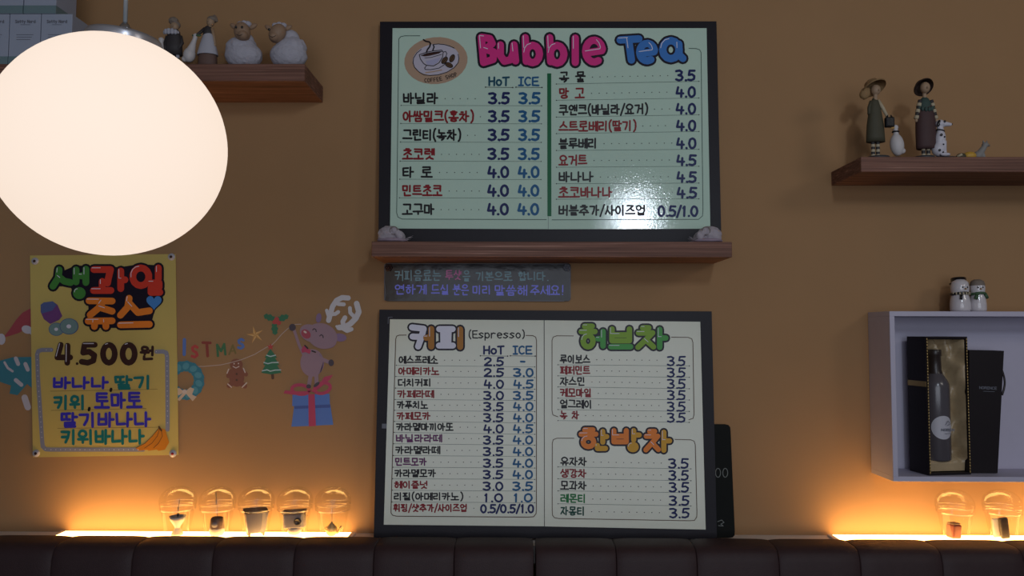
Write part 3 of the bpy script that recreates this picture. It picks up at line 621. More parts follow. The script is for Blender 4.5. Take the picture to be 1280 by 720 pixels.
for ch, x0, x1 in (('4', 67, 92), ('5', 98, 123.5), ('0', 124, 148.5), ('0', 148.5, 173.5)):
    g = {'4': [[(.3, 1), (.05, .3), (1, .3)], [(.8, .95), (.78, 0)]], '5': LAT['5'], '0': LAT['0']}[ch]
    g = fit(g, x0+4, x1-4, 453.5, 431)
    for p in g: c.stroke(PF, p, 7.2, 'ink_choco', 0.0006, n=12); h.stroke(PF, [(x-1.4, y-1.6) for x, y in p[:2]], 1.0, 'ink_white', 0.0010, n=6)
c.disc(PF, 96.6, 454.5, 1.7, 1.7, 'ink_choco', 0.0006); text(c, PF, '원', 176.5, 194.5, 433.5, 449, 'ink_choco', 2.9, 0)
flatbuild(merge(c, h), 'price_lettering', po)
for lines, uy in (((('바나나', 67, 138, 472, 485.5, 'violet'), (',', 136.5, 142, 476, 487, 'black'), ('딸기', 144, 192, 470.5, 486, 'turq')), (63, 197, 489, 486.5)),
                  ((('키위', 68, 108.5, 495, 511.5, 'turq'), (',', 110, 114, 500, 511, 'black'), ('토마토', 119, 179.5, 491.5, 509.8, 'violet')), (64, 183, 513, 510.6)),
                  ((('딸기바나나', 77, 191, 516.5, 533.5, 'violet'),), (72, 197, 535.4, 534)), ((('키위바나나', 77, 182.5, 538, 555, 'turq'),), None)):
    m = MB()
    for s_, x0, x1, y0, y1, cl in lines: text(m, PF, s_, x0, x1, y0, y1, 'ink_'+cl, 3.0, -.008)
    if uy: m.stroke(PF, [(uy[0], uy[2]), (uy[1], uy[3])], .4, 'ink_brown', n=5)
    flatbuild(m, 'menu_line', po)
m = MB()
for dx, k in ((-7, 'a'), (0, 'b'), (7, 'c')):
    pts = []; cx = 199+dx
    up = [(200+dx*.15, 535), (197+dx*.9, 545), (190+dx*1.2, 554), (181+dx*1.6, 560)]; lo = [(186+dx*1.8, 563.5), (196+dx*1.5, 562), (204+dx*1.1, 553), (204+dx*.4, 537)]
    m.poly(PF, up+lo, 'ink_banana', 0.0007+abs(dx)*.00004+.0002*(dx > 0)); m.stroke(PF, up, .7, 'ink_brown', 0.0012, n=5)
m.stroke(PF, [(199, 533.5), (202, 538)], 2.4, 'ink_brown', 0.0013); flatbuild(m, 'banana_drawing', po)
for x, y in ((44, 326.5), (214.5, 321.2), (45.5, 566.6), (216.3, 567)):
    m = MB(); c_ = PF.pt(x, y, 0.0012); rt = Matrix.Rotation(math.pi/2, 3, 'X')
    m.lathe(c_, [(.0, .0028), (.004, .0026), (.0085, .0012), (.0092, 0), (.0092, -.001)], 'apron_grey', 18, rt); m.lathe(c_, [(0, .004), (.0032, .0036), (.004, .002), (.004, 0)], 'ink_red' if (x > 200 and y > 500) else 'ink_choco', 14, rt)
    m.build('wall_pin', po, smooth=True)

# ------------------------------------------------------------------ wall stickers
ST = Face((0, -0.0006, 0), (0, -1, 0))
def sticker(mb, label, cat='sticker'):
    return tag(flatbuild(mb, 'wall_sticker'), label, cat, 'christmas wall stickers')
def S1(pts): return [(200+x/3.789, 360+y/3.789) for x, y in pts]
def S6(pts): return [(215+x/6, 390+y/6) for x, y in pts]
def S7(pts): return [(300+x/7.53, 365+y/7.53) for x, y in pts]
def SG(pts): return [(340+x/7.2, 440+y/7.2) for x, y in pts]
m = MB(); m.stroke(ST, [(230.3, 443), (230.6, 424.5)], 4.2, 's_blue'); sticker(m, 'blue letter I wall sticker beside the yellow poster edge', 'letter sticker')
m = MB(); m.stroke(ST, fit(LAT['S'], 239.5, 247.5, 446.5, 432.5)[0], 3.4, 's_red'); sticker(m, 'red letter S wall sticker right of the blue letter I', 'letter sticker')
m = MB(); m.stroke(ST, [(253.5, 428.2), (263, 428.6)], 3.4, 's_dred'); m.stroke(ST, [(258.6, 428.4), (259.6, 445)], 3.6, 's_dred'); sticker(m, 'dark red letter T wall sticker in the christmas row', 'letter sticker')
m = MB(); m.stroke(ST, [(272.5, 445), (271.5, 431), (276.5, 439), (280.3, 430), (281.8, 443)], 3.0, 's_green'); sticker(m, 'green letter M wall sticker in the christmas row', 'letter sticker')
m = MB(); m.stroke(ST, fit(LAT['S'], 297.5, 305, 435.5, 424)[0], 3.2, 's_blue'); sticker(m, 'small tilted blue letter S wall sticker below the ochre star', 'letter sticker')
m = MB(); m.stroke(ST, [(286.5, 443), (291, 431.5), (294.5, 441.5)], 2.2, 's_olive'); m.stroke(ST, [(288.5, 439), (293.5, 438.4)], 1.6, 's_olive'); sticker(m, 'faded olive letter A wall sticker before the small blue letter S', 'letter sticker')
m = MB(); pts = []
for i in range(10):
    a = math.pi/2+R(14)+i*math.pi/5; r = 11.2 if i % 2 == 0 else 3.4; pts.append((319.2+r*math.cos(a), 418.6-r*math.sin(a)))
for i in range(10): m.poly(ST, [(319.2, 418.6), pts[i], pts[(i+1) % 10]], 's_ochre' if i % 2 else 's_ochre2')
sticker(m, 'ochre five pointed star wall sticker above the garland string', 'star sticker')
m = MB()
for cx, cy, a in ((337, 397, 20), (353.5, 397.5, -20), (343.3, 411, 85)):
    rr = R(a); lf = [(-8, 0), (-5, -3.8), (-3, -2.6), (0, -4.6), (3, -2.8), (5.5, -3.4), (8, 0), (5, 3.4), (3, 2.6), (0, 4.4), (-3, 2.6), (-5, 3.6)]
    m.poly(ST, [(cx+x*math.cos(rr)-y*math.sin(rr), cy+x*math.sin(rr)+y*math.cos(rr)) for x, y in lf], 's_tree')
    m.stroke(ST, [(cx-7*math.cos(rr), cy-7*math.sin(rr)), (cx+7*math.cos(rr), cy+7*math.sin(rr))], .6, 's_green', .0007, n=5)
for x, y in ((343.5, 402.5), (348.5, 403.5), (346, 399)): m.disc(ST, x, y, 3, 2.8, 's_red', .0009)
sticker(m, 'green holly wall sticker with red berries above the tree sticker', 'holly sticker')
m = MB(); m.stroke(ST, S6([(40, 395), (150, 408), (240, 408), (370, 396), (440, 380), (520, 358), (620, 318), (700, 270), (735, 250)])+S7([(285, 510), (330, 470), (390, 400), (450, 345), (480, 325), (520, 305), (575, 303)]), .9, 's_string')
sticker(m, 'thin pale curved garland string sticker running up to the reindeer', 'garland sticker')
# wreath
m = MB()
for i in range(30):
    a = 2*math.pi*i/30; cx, cy = 231.5+17.5*math.cos(a), 475.5+18*math.sin(a)
    m.disc(ST, cx, cy, 6.2+.8*(i % 2), 5.8, 's_teal', .0004, a, 14)
for i in range(11):
    a = 2*math.pi*i/11+.2; m.disc(ST, 231.5+17.5*math.cos(a), 475.5+18*math.sin(a), 4.6, 3.8, 's_teal2', .0007, a+.6, 14)
for pts in ([(231, 490), (224, 484.5), (219.5, 487), (223, 494.5)], [(231, 490), (238, 484), (243, 486), (240, 494)], [(230, 490), (221, 500), (225, 501), (233, 492)], [(231, 490), (241, 501.5), (246, 496), (236, 491)]): m.poly(ST, pts, 's_bow', .0010)
m.disc(ST, 231, 489.5, 3, 2.6, 's_icing', .0013); sticker(m, 'teal wreath wall sticker with cream bow tucked behind poster edge', 'wreath sticker')
# gingerbread man
m = MB(); m.disc(ST, 295.5, 456, 8, 7.6, 's_ginger'); m.disc(ST, 296, 472, 9.5, 11.5, 's_ginger', .0003)
for pts, w_ in (([(289, 464), (285.5, 470)], 5.5), ([(302, 463), (307.5, 468)], 5.5), ([(290, 479), (286.5, 482)], 6.5), ([(301, 479), (306, 482.5)], 6.5)): m.stroke(ST, pts, w_, 's_ginger', .0005)
for pts in ([(284, 466.5), (286, 461.5)], [(304.5, 460.5), (306.5, 465.5)], [(285, 480), (289.5, 484)], [(303, 484), (308.5, 478.5)]): m.stroke(ST, pts, 1.4, 's_icing', .0009)
m.stroke(ST, [(291.5, 458), (295, 460), (299, 458)], 1.1, 's_icing', .0009); m.disc(ST, 292.8, 454.6, .9, .9, 's_icing', .0009); m.disc(ST, 298.2, 454.4, .9, .9, 's_icing', .0009)
m.disc(ST, 296, 467.5, 1.4, 1.4, 's_trunk', .0009); m.disc(ST, 296, 475, 1.4, 1.4, 's_trunk', .0009); sticker(m, 'brown gingerbread man wall sticker hanging below the garland string', 'gingerbread sticker')
# tree
m = MB(); m.poly(ST, [(338, 436), (346.5, 447), (344, 447.4), (349, 456), (346.5, 456.6), (352, 466), (339, 468), (326.5, 466), (331.5, 456.6), (329, 456), (333, 447.4), (330.8, 447)], 's_tree')
m.stroke(ST, [(340.6, 468), (341, 472.5)], 3.6, 's_trunk', .0003)
for pts in ([(333.5, 444), (338, 445.6), (344.5, 444)], [(330, 453), (335, 454.6), (340, 453.2), (348, 453)], [(328, 463.5), (334, 462.2), (338, 464), (344, 462.6), (351, 462.4)]): m.stroke(ST, pts, 1.3, 's_snow', .0008)
pts = []
for i in range(10):
    a = math.pi/2+i*math.pi/5; r = 4.6 if i % 2 == 0 else 2; pts.append((338.3+r*math.cos(a), 433.6-r*math.sin(a)))
m.poly(ST, pts, 's_red', .0009); sticker(m, 'small green christmas tree wall sticker with red star on top', 'tree sticker')
# gift and reindeer
m = MB(); m.poly(ST, SG([(200, 485), (525, 475), (552, 655), (175, 672)]), 's_gift'); m.poly(ST, SG([(200, 485), (525, 470), (525, 500), (203, 512)]), 's_gift2', .0006)
m.poly(ST, SG([(185, 385), (518, 376), (522, 472), (183, 487)]), 's_gift', .0008); m.poly(ST, SG([(328, 380), (385, 378), (396, 665), (332, 670)]), 's_ribbon', .0012)
for cx, cy, rx, ry, a in ((258, 338, 78, 42, 6), (455, 325, 72, 46, -14)):
    n = 24; rr = R(a); ring = [(cx+rx*math.cos(t)*math.cos(rr)-ry*math.sin(t)*math.sin(rr), cy+rx*math.cos(t)*math.sin(rr)+ry*math.sin(t)*math.cos(rr)) for t in [2*math.pi*i/n for i in range(n+1)]]
    m.stroke(ST, SG(ring), 4.0, 's_ribbon', .0012)
m.poly(ST, SG([(350, 350), (330, 380), (200, 385), (105, 372), (118, 345), (220, 355)]), 's_ribbon', .0013); m.poly(ST, SG([(350, 350), (430, 290), (470, 225), (550, 205), (520, 250), (460, 300), (380, 365)]), 's_ribbon', .0013)
sticker(m, 'blue gift box wall sticker with pink ribbon under the reindeer', 'gift sticker')
m = MB(); D = .0016
m.stroke(ST, [(389, 466), (386.5, 481.5)], 5.0, 's_deer', D); m.stroke(ST, [(395.5, 466), (396, 480)], 5.0, 's_deer', D); m.disc(ST, 386, 483, 3.1, 2.6, 's_hoof', D+.0004); m.disc(ST, 396, 480.6, 4.4, 2, 's_hoof', D+.0004, R(-38))
m.disc(ST, 390.4, 453.6, 14.8, 17.2, 's_deer', D); m.poly(ST, [(398, 440), (404, 452), (402, 464), (394, 470.5), (400, 466), (404.6, 458), (405, 450)], 's_deer2', D+.0003)
m.stroke(ST, [(397, 446), (404, 449.5), (411, 452.5)], 4.6, 's_deer', D+.0004); m.disc(ST, 414.2, 453.4, 3.4, 4.2, 's_hoof', D+.0006)
m.stroke(ST, [(380, 444), (374, 431), (368, 413)], 3.6, 's_deer', D-.0002); m.disc(ST, 365.8, 409.2, 4.2, 4.4, 's_hoof', D+.0002)
m.disc(ST, 398.6, 397.5, 3.4, 6.0, 's_deer2', D, R(8)); m.disc(ST, 425, 421.8, 8.4, 5, 's_deer2', D, R(6))
m.disc(ST, 403, 420, 19.5, 15.6, 's_deer', D+.0008, R(22)); m.disc(ST, 388.5, 416.5, 14, 10.5, 's_deer', D+.0008, R(24)); m.disc(ST, 410, 426, 11, 9.5, 's_deer2', D+.0007)
m.disc(ST, 382.8, 417.5, 6.6, 5, 's_nose', D+.0012, R(42)); m.disc(ST, 381.8, 415, 2.2, 1.3, 's_icing', D+.0015, R(30))
for x, y in ((393.6, 413), (402.4, 420.6)): m.stroke(ST, [(x-2.4, y-.6), (x-.6, y-2.2), (x+1.6, y-1), (x+2, y+1.6)], 1.1, 's_dark', D+.0012, n=6)
m.poly(ST, [(377, 437), (380, 432), (389, 438), (387.5, 442.5), (382, 440), (378, 441)], 's_ribbon', D+.0010); m.stroke(ST, [(381.5, 431.8), (385, 435.5)], 1.8, 's_dark', D+.0013); m.stroke(ST, [(390.5, 438.6), (394.6, 440.2)], 1.8, 's_dark', D+.0013)
for pts, w_ in (([(411, 400.5), (413, 393), (416, 383), (421, 375.5), (428, 372), (435.5, 372.6)], 5.2), ([(423, 380), (430, 380.5)], 4.0), ([(413.5, 393), (419.5, 392.5), (423, 390)], 3.8), ([(410.8, 395), (408.6, 388)], 3.4),
                ([(410, 401), (414, 398)], 1.8), ([(424, 409.4), (431, 409), (438, 405), (445, 398), (448.8, 390), (446, 379.5)], 5.6), ([(443, 396), (438, 391), (437.6, 385)], 3.8), ([(429.6, 407.5), (428.6, 402), (431.5, 397)], 4.6),
                ([(428, 410), (434, 413.6), (439.5, 411.5)], 4.2), ([(421, 408), (424.5, 410)], 2.6)): m.stroke(ST, pts, w_*1.25, 's_antler', D+.0004)
sticker(m, 'mauve reindeer wall sticker with white antlers standing on a blue gift', 'reindeer sticker')
m = MB(); m.poly(ST, [(4, 422), (12, 412), (20, 400), (28, 391), (37, 386), (46, 386), (46, 416), (34, 410), (24, 416), (12, 420)], 's_hat'); m.disc(ST, 2, 424, 5, 7, 's_fur', .0007); m.disc(ST, 34, 412, 7, 5, 's_fur', .0007, R(20)); m.disc(ST, 44, 415, 7, 5, 's_fur', .0007)
sticker(m, 'red hat wall sticker with white pompom peeking out left of poster', 'hat sticker')
m = MB(); m.poly(ST, [(-12, 462), (-4, 452), (16, 446.5), (46, 446), (46, 490), (34, 480), (22, 494), (12, 492), (14, 482), (2, 478), (-8, 474)], 's_teal')
for pts, w_ in (([(6, 453), (10, 460), (16, 464)], 3), ([(20, 448), (23, 455)], 5), ([(32, 455), (35, 462)], 5), ([(20, 475), (27, 481)], 5), ([(31, 497), (35, 509)], 8)): m.stroke(ST, pts, w_, 's_fur', .0008)
sticker(m, 'teal scarf wall sticker with white patches at left of poster', 'scarf sticker')

# ------------------------------------------------------------------ white wall cubby
CD = 0.117; x0 = P(1112, 400, -CD).x; x1 = x0+0.46
zt = P(1200, 389.2, -CD).z; zb = P(1200, 602.4, -CD).z; th = 0.0118
cu = thing('wall_cubby', ((x0+x1)/2, -CD/2, zb), 'white open box shelf on the wall at right with snowmen on top', 'shelf')
for nm, c_, d_ in (('top_panel', ((x0+x1)/2, -CD/2-.0005, zt-th/2), (x1-x0, CD-.001, th)), ('bottom_panel', ((x0+x1)/2, -CD/2-.0005, zb+th/2), (x1-x0, CD-.001, th)),
                   ('side_panel', (x0+th/2, -CD/2-.0005, (zt+zb)/2), (th, CD-.001, zt-zb-2*th)), ('side_panel', (x1-th/2, -CD/2-.0005, (zt+zb)/2), (th, CD-.001, zt-zb-2*th)),
                   ('back_panel', ((x0+x1)/2, -.004, (zt+zb)/2), (x1-x0-2*th, .006, zt-zb-2*th))):
    m = MB(); m.bevbox(c_, d_, 'white_paint', .0006, seg=1); m.build(nm, cu)
ZC = zb+th
# wine gift box
mat('box_dark', (0.012, 0.008, 0.010), 0.5, spec=.25, var=.1); mat('gold', (0.48, 0.33, 0.13), 0.35, metal=.8); mat('satin', (0.42, 0.31, 0.18), 0.36, var=.25, scale=30, bump=1.0, bscale=38)
mat('bottle_glass', (0.085, 0.075, 0.085), 0.22, spec=.7); mat('bottle_cap', (0.03, 0.02, 0.018), .35); mat('label_white', (0.50, 0.49, 0.54), .5)
fl = P(1161, 590, -.106); fr = P(1213.8, 590, -.088)
fdir = Vector((fr.x-fl.x, fr.y-fl.y, 0)); Wd = fdir.length; fdir.normalize(); bdir = Vector((-fdir.y, fdir.x, 0)); Dp = 0.068
Hb = P(1161, 420.5, -.106).z-ZC-.001
wb = thing('gift_box', (fl.x+fdir.x*Wd/2, fl.y, ZC), 'dark gift box lined with gold satin standing open in white cubby', 'gift box')
RB = Matrix((fdir, bdir, Vector((0, 0, 1)))).transposed()
def WB(u, v, z): return Vector((fl.x, fl.y, ZC+.0006))+fdir*u+bdir*v+Vector((0, 0, z))
m = MB()
for c_, d_ in ((WB(.0025, Dp/2, Hb/2), (.005, Dp, Hb)), (WB(Wd-.0025, Dp/2, Hb/2), (.005, Dp, Hb)), (WB(Wd/2, Dp-.002, Hb/2), (Wd-.01, .004, Hb)), (WB(Wd/2, Dp/2, .0025), (Wd-.01, Dp, .005)), (WB(Wd/2, Dp/2, Hb-.0025), (Wd-.01, Dp, .005))): m.box(c_, d_, 'box_dark', RB)
m.build('box_shell', wb)
m = MB(); m.box(WB(-.0004, Dp*.5, Hb*.655), (.0012, Dp*.98, .0125), 'gold', RB); m.build('gold_band', wb)
# satin lining: rippled sheet
m = MB(); vs = []; fs = []; NU, NZ = 22, 40
for i in range(NU+1):
    for j in range(NZ+1):
        u = i/NU; z = j/NZ; e = abs(2*u-1)**6
        d = (Dp-.0055)-(Dp*.90)*e*.96
        if u > .74 or z > .86: d -= .016+.020*noise.noise(Vector((u*7, z*9, 3)))+.010*math.sin(u*22+4*math.sin(z*8))
        if z < .09: d = max(.006, Dp*.2-z*.03)
        vs.append(WB(.006+(Wd-.012)*u, min(max(d, .003), Dp-.0045), .007+(Hb-.014)*z))
for i in range(NU):
    for j in range(NZ): k = i*(NZ+1)+j; fs.append((k, k+NZ+1, k+NZ+2, k+1))
m.add(vs, fs, 'satin'); m.build('satin_lining', wb, smooth=True)
for u in (.003, Wd-.003):
    m = MB()
    for k in range(46): m.ell(WB(u, -.0012, Hb*(.02+.96*k/45)), (.0016, .0016, Hb/95), 'gold', 7, 5)
    m.build('gold_cord_trim', wb, smooth=True)
bc = WB(Wd*.43, .0325, 0); s_ = .0019
bt = thing('wine_bottle', (bc.x, bc.y, ZC+.03), 'dark bottle with round white label lying in gold satin gift box', 'bottle')
zb0 = ZC+.031; zs = P(1184, 476, bc.y).z; zn = P(1184, 462, bc.y).z; ztp = P(1184, 437, bc.y).z
m = MB(); m.lathe((bc.x, bc.y, 0), [(0, zb0), (.028, zb0), (.0305, zb0+.004), (.0305, zs-.016), (.0298, zs-.008), (.0270, zs-.000), (.0215, zs+.009), (.0150, zs+.019), (.0125, zs+.026), (.0112, zs+.030), (0, zs+.03)], 'bottle_glass', 32); m.build('bottle_body', bt, smooth=True)
m = MB(); m.lathe((bc.x, bc.y, 0), [(.0165, zs+.0175), (.0140, zs+.026), (.0135, ztp-.016), (.0150, ztp-.014), (.0150, ztp-.001), (.014, ztp), (0, ztp)], 'bottle_cap', 24); m.build('cap', bt, smooth=True)
m = MB(); lc = P(1184.6, 534.6, bc.y-.03); vs = []; fs = []
for k in range(7):
    for i in range(32):
        a = 2*math.pi*i/32; th_ = .0275*k/6*math.cos(a)/.0309
        vs.append((bc.x+.0309*math.sin(th_+.04), bc.y-.0309*math.cos(th_+.04), lc.z+.0275*k/6*math.sin(a)))
        if k < 6: i2 = (i+1) % 32; fs.append((k*32+i, k*32+i2, k*32+32+i2, k*32+32+i))
m.add(vs, fs, 'label_white')
m.build('label', bt)
BFc = Face((bc.x, bc.y-.0315, lc.z), (0, -1, 0)); m = MB()
text(m, BFc, 'NOREN', 1176.8, 1193, 536, 538.6, 'ink_grey', .7); m.stroke(BFc, [(1182, 531), (1185, 526), (1188, 530), (1184, 532)], .7, 'ink_grey', n=6); m.stroke(BFc, [(1181, 542), (1189, 542)], .5, 'ink_grey', n=6)
lt_ = flatbuild(m, 'label_print', bt)
# sleeve / bag beside it
bg_ = thing('gift_bag', P(1232, 590, -.055), 'tall dark gift bag with black cord handle beside the bottle box', 'gift bag')
GF = Face((0, -.072, 0), (0, -1, 0)); m = MB(); zc = ZC+.0008
ptl = [GF.pt(1211.5, 437.5), GF.pt(1255, 438.5), GF.pt(1247, 590), GF.pt(1211.5, 590)]
for k in (2, 3): ptl[k].z = zc
vs = [Vector(p) for p in ptl]+[Vector((p.x+(-.001 if i in (0, 3) else .004), -.022, p.z)) for i, p in enumerate(ptl)]
m.add(vs, [(0, 1, 2, 3), (7, 6, 5, 4), (0, 4, 5, 1), (1, 5, 6, 2), (2, 6, 7, 3), (3, 7, 4, 0)], 'box_dark'); m.build('bag_body', bg_)
m = MB(); hx = P(1252, 463, -.05); pts = [Vector((P(1252.5+3.4*math.sin(math.pi*i/12), 463+31*i/12, -.05))) for i in range(13)]; m.tube(pts, .0024, 'bottle_cap'); m.build('cord_handle', bg_, smooth=True)
m = MB(); text(m, GF, 'NORENCE', 1224, 1246, 483, 486, 'ink_grey', .6, .04, .0007); m.stroke(GF, [(1229, 489), (1243, 489.6)], .5, 'ink_grey', .0007, n=5); flatbuild(m, 'bag_print', bg_)

# ------------------------------------------------------------------ globe pendant lamp
gc = P(139.3, 182.3, -1.0); gr = 0.1392; tilt = Matrix.Rotation(R(5), 3, 'Y')
pl = thing('pendant_lamp', (gc.x, gc.y, gc.z+gr), 'large glowing white globe pendant lamp hanging at left near the viewer', 'lamp')
m = MB(); prof = [(gr*math.sin(math.pi*i/48), -gr*math.cos(math.pi*i/48)) for i in range(47)]; m.lathe(gc, prof, 'globe_glass', 72, tilt); m.build('globe_shade', pl, smooth=True)
ct = gc+tilt @ Vector((0, 0, gr-.0028))
m = MB(); m.lathe(ct, [(.0445, -.008), (.0455, .001), (.0440, .0045), (.030, .0085), (.012, .0115), (0, .0115)], 'cap_metal', 48, tilt); m.build('cap_plate', pl, smooth=True)
cx_ = ct+tilt @ Vector((0, 0, .0115))
m = MB(); m.lathe(cx_, [(.0075, -.002), (.0082, .001), (.0078, .005), (.0055, .009), (.0032, .012), (0, .012)], 'chrome', 24)
for k in range(6): a = k*math.pi/3+.3; m.ell(cx_+Vector((.0068*math.cos(a), .0068*math.sin(a), .004)), (.0016, .0016, .0022), 'chrome', 8, 6)
m.build('ferrule', pl, smooth=True)
m = MB(); m.tube([cx_+Vector((0, 0, .010)), Vector((cx_.x, cx_.y, 2.745))], .0027, 'cord_clear'); m.build('cord', pl, smooth=True)
m = MB(); m.lathe((cx_.x, cx_.y, 2.74), [(0, 0), (.045, 0), (.05, .01), (.05, .0199)], 'cap_metal', 32); m.build('ceiling_canopy', pl, smooth=True)

# ------------------------------------------------------------------ plastic cups with trinkets
CUPS = [(221.5, 634, 46, -.05), (271, 634, 46, -.05), (319.5, 634, 45, -.05), (368, 634, 45, -.05), (415.5, 634, 45, -.05), (1194.5, 642, 46, -.05), (1254, 641, 48, -.05)]
LAB = ['clear dome lid cup holding the white goblet trinket, leftmost cup', 'clear dome lid cup holding the brown and white tub trinket', 'clear dome lid cup holding the dark lidded box trinket', 'clear dome lid cup holding the toy camera trinket',
       'clear dome lid cup holding the golden teapot trinket beside the menu', 'clear dome lid cup holding the red brown cube under white cubby', 'clear dome lid cup holding the dark slab, rightmost cup']
def cup_tree(label):
    t = thing('plastic_cup', (0, 0, 0), label, 'cup', 'clear dome lid cups on the ledge')
    k = .0433
    m = MB(); m.lathe((0, 0, 0), [(0, .001), (.0275, .001), (.0285, .004), (.0290, .010), (k-.0055, .060), (k-.004, .0625), (k-.004, .0645)], 'clear_cup', 40); m.build('cup_body', t, smooth=True)
    dome = [(k*math.cos(R(q))*(1 if q > 0 else .995), .0835+.0345*math.sin(R(q))) for q in (0, 10, 20, 30, 40, 50, 60, 70, 80, 86)]
    m = MB(); m.lathe((0, 0, 0), [(k-.0035, .0650), (k-.0015, .0655), (k-.0015, .0690), (k-.0030, .0700), (k-.0008, .0740), (k, .0790)]+dome, 'clear_cup', 40); m.build('dome_lid', t, smooth=True)
    m = MB()
    for r_, z, q in ((k-.0030, .0640, .0011), (k-.0012, .0768, .0006)): m.tube([(r_*math.cos(2*math.pi*i/40), r_*math.sin(2*math.pi*i/40), z) for i in range(41)], q, 'clear_rim', 6)
    m.build('lid_rim', t, smooth=True)
    return t
cup0 = cup_tree(LAB[0]); CP = []
for i, (px, py, w_, Y) in enumerate(CUPS):
    o = cup0
    if i:
        o = cup0.copy(); col.objects.link(o); o['label'] = LAB[i]
        for ch in cup0.children: c2 = ch.copy(); c2.parent = o; col.objects.link(c2)
    q = P(px, 668, Y); o.location = (q.x, Y, LT+.0002); CP.append(Vector((q.x, Y, LT+.0016)))
mat('porcelain', (0.36, 0.33, 0.33), .35); mat('trinket_brown', (0.12, 0.07, 0.05), .45, var=.2); mat('trinket_grey', (0.16, 0.14, 0.16), .4, var=.15); mat('brass', (0.52, 0.37, 0.18), .4, metal=.35); mat('trinket_red', (0.22, 0.05, 0.03), .5); mat('string', (0.20, 0.14, 0.09), .7)
c = CP[0]; t = thing('trinket', c, 'white goblet shaped keyring trinket on a knotted string in leftmost cup', 'trinket')
m = MB(); m.lathe(c, [(0, 0), (.0135, 0), (.0135, .004), (.006, .016), (.0065, .02), (.017, .036), (.0195, .045), (.0175, .045), (.012, .034), (0, .028)], 'porcelain', 28); m.build('goblet', t, smooth=True)
m = MB(); m.tube([c+Vector((.000, 0, .028)), c+Vector((.001, 0, .056)), c+Vector((.003, 0, .084))], .0009, 'string', 6); m.ell(c+Vector((.0005, 0, .048)), (.003, .003, .0035), 'bottle_cap', 10, 8); m.ell(c+Vector((.001, 0, .062)), (.0018, .0018, .005), 'string', 8, 8); m.ell(c+Vector((.003, 0, .080)), (.0016, .0016, .006), 'string', 8, 8); m.build('string', t, smooth=True)
c = CP[1]; t = thing('trinket', c, 'brown and white tub trinket on a string in second cup from left', 'trinket')
m = MB(); m.lathe(c, [(0, 0), (.014, 0), (.0175, .006), (.0185, .016), (.0180, .0175)], 'porcelain', 26); m.build('tub_base', t, smooth=True)
m = MB(); m.lathe(c, [(.0175, .0176), (.0165, .030), (.014, .041), (.011, .043), (0, .0435)], 'trinket_brown', 26); m.lathe(c+Vector((0, -.0165, .028)), [(.0, .002), (.006, .002), (.007, 0)], 'trinket_grey', 14, Matrix.Rotation(math.pi/2, 3, 'X')); m.build('tub_cover', t, smooth=True)
m = MB(); m.tube([c+Vector((0, 0, .043)), c+Vector((-.001, 0, .07)), c+Vector((-.004, 0, .100))], .0007, 'string', 6); m.ell(c+Vector((-.003, 0, .079)), (.0018, .0018, .005), 'string', 8, 8); m.ell(c+Vector((-.004, 0, .096)), (.0015, .0015, .007), 'string', 8, 8); m.build('string', t, smooth=True)
c = CP[2]; t = thing('trinket', c, 'dark tapered box trinket with slanted lid and feet in third cup', 'trinket')
rz = Matrix.Rotation(R(28), 3, 'Z')
def tap(m, c, b0, b1, z0, z1, mt, tiltz=0):
    vs = [c+rz @ Vector((sx*b0[0], sy*b0[1], z0)) for sx, sy in ((-1, -1), (1, -1), (1, 1), (-1, 1))]+[c+rz @ Vector((sx*b1[0], sy*b1[1], z1+tiltz*sy)) for sx, sy in ((-1, -1), (1, -1), (1, 1), (-1, 1))]
    m.add(vs, [(0, 1, 2, 3), (4, 5, 6, 7), (0, 1, 5, 4), (1, 2, 6, 5), (2, 3, 7, 6), (3, 0, 4, 7)], mt)
m = MB(); tap(m, c, (.0195, .0135), (.0262, .0178), .008, .056, 'trinket_grey'); m.build('box_body', t)
m = MB(); tap(m, c, (.0280, .0190), (.0275, .0185), .0562, .0590, 'trinket_brown', .004); m.build('lid', t)
for sx, sy in ((-1, -1), (1, -1), (1, 1), (-1, 1)):
    m = MB(); m.tube([c+rz @ Vector((sx*.0165, sy*.0110, 0)), c+rz @ Vector((sx*.0165, sy*.0110, .0079))], [.0022, .0034], 'trinket_brown', 8); m.build('foot', t)
m = MB(); m.tube([c+Vector((0, 0, .0595)), c+Vector((.001, 0, .09))], .0006, 'string', 6); m.build('string', t)
c = CP[3]; t = thing('trinket', c, 'toy camera trinket with round lens on white dome base in fourth cup', 'trinket')
m = MB(); m.ell(c+Vector((0, 0, .012)), (.0165, .0150, .0118), 'porcelain', 22, 12); m.build('dome_base', t, smooth=True)
rx = Matrix.Rotation(R(-3), 3, 'Y')
m = MB(); m.bevbox(c+Vector((0, 0, .036)), (.050, .024, .032), 'trinket_grey', .002, rx); m.build('camera_body', t)
m = MB(); m.bevbox(c+Vector((-.001, 0, .0565)), (.054, .0255, .0085), 'trinket_brown', .0015, rx); m.tube([c+Vector((.024, 0, .050)), c+Vector((.0315, -.002, .047))], .0012, 'trinket_brown', 8); m.build('top_cover', t)
m = MB(); m.lathe(c+Vector((.0105, -.012, .0355)), [(0, .003), (.006, .003), (.0065, .0045), (.0085, .004), (.009, 0)], 'bottle_cap', 22, Matrix.Rotation(math.pi/2, 3, 'X')); m.build('lens', t, smooth=True)
m = MB(); m.tube([c+Vector((-.002, 0, .06)), c+Vector((-.002, 0, .095))], .0006, 'string', 6); m.build('string', t)
c = CP[4]; t = thing('trinket', c, 'small golden teapot keyring trinket with wire ring in fifth cup', 'trinket')
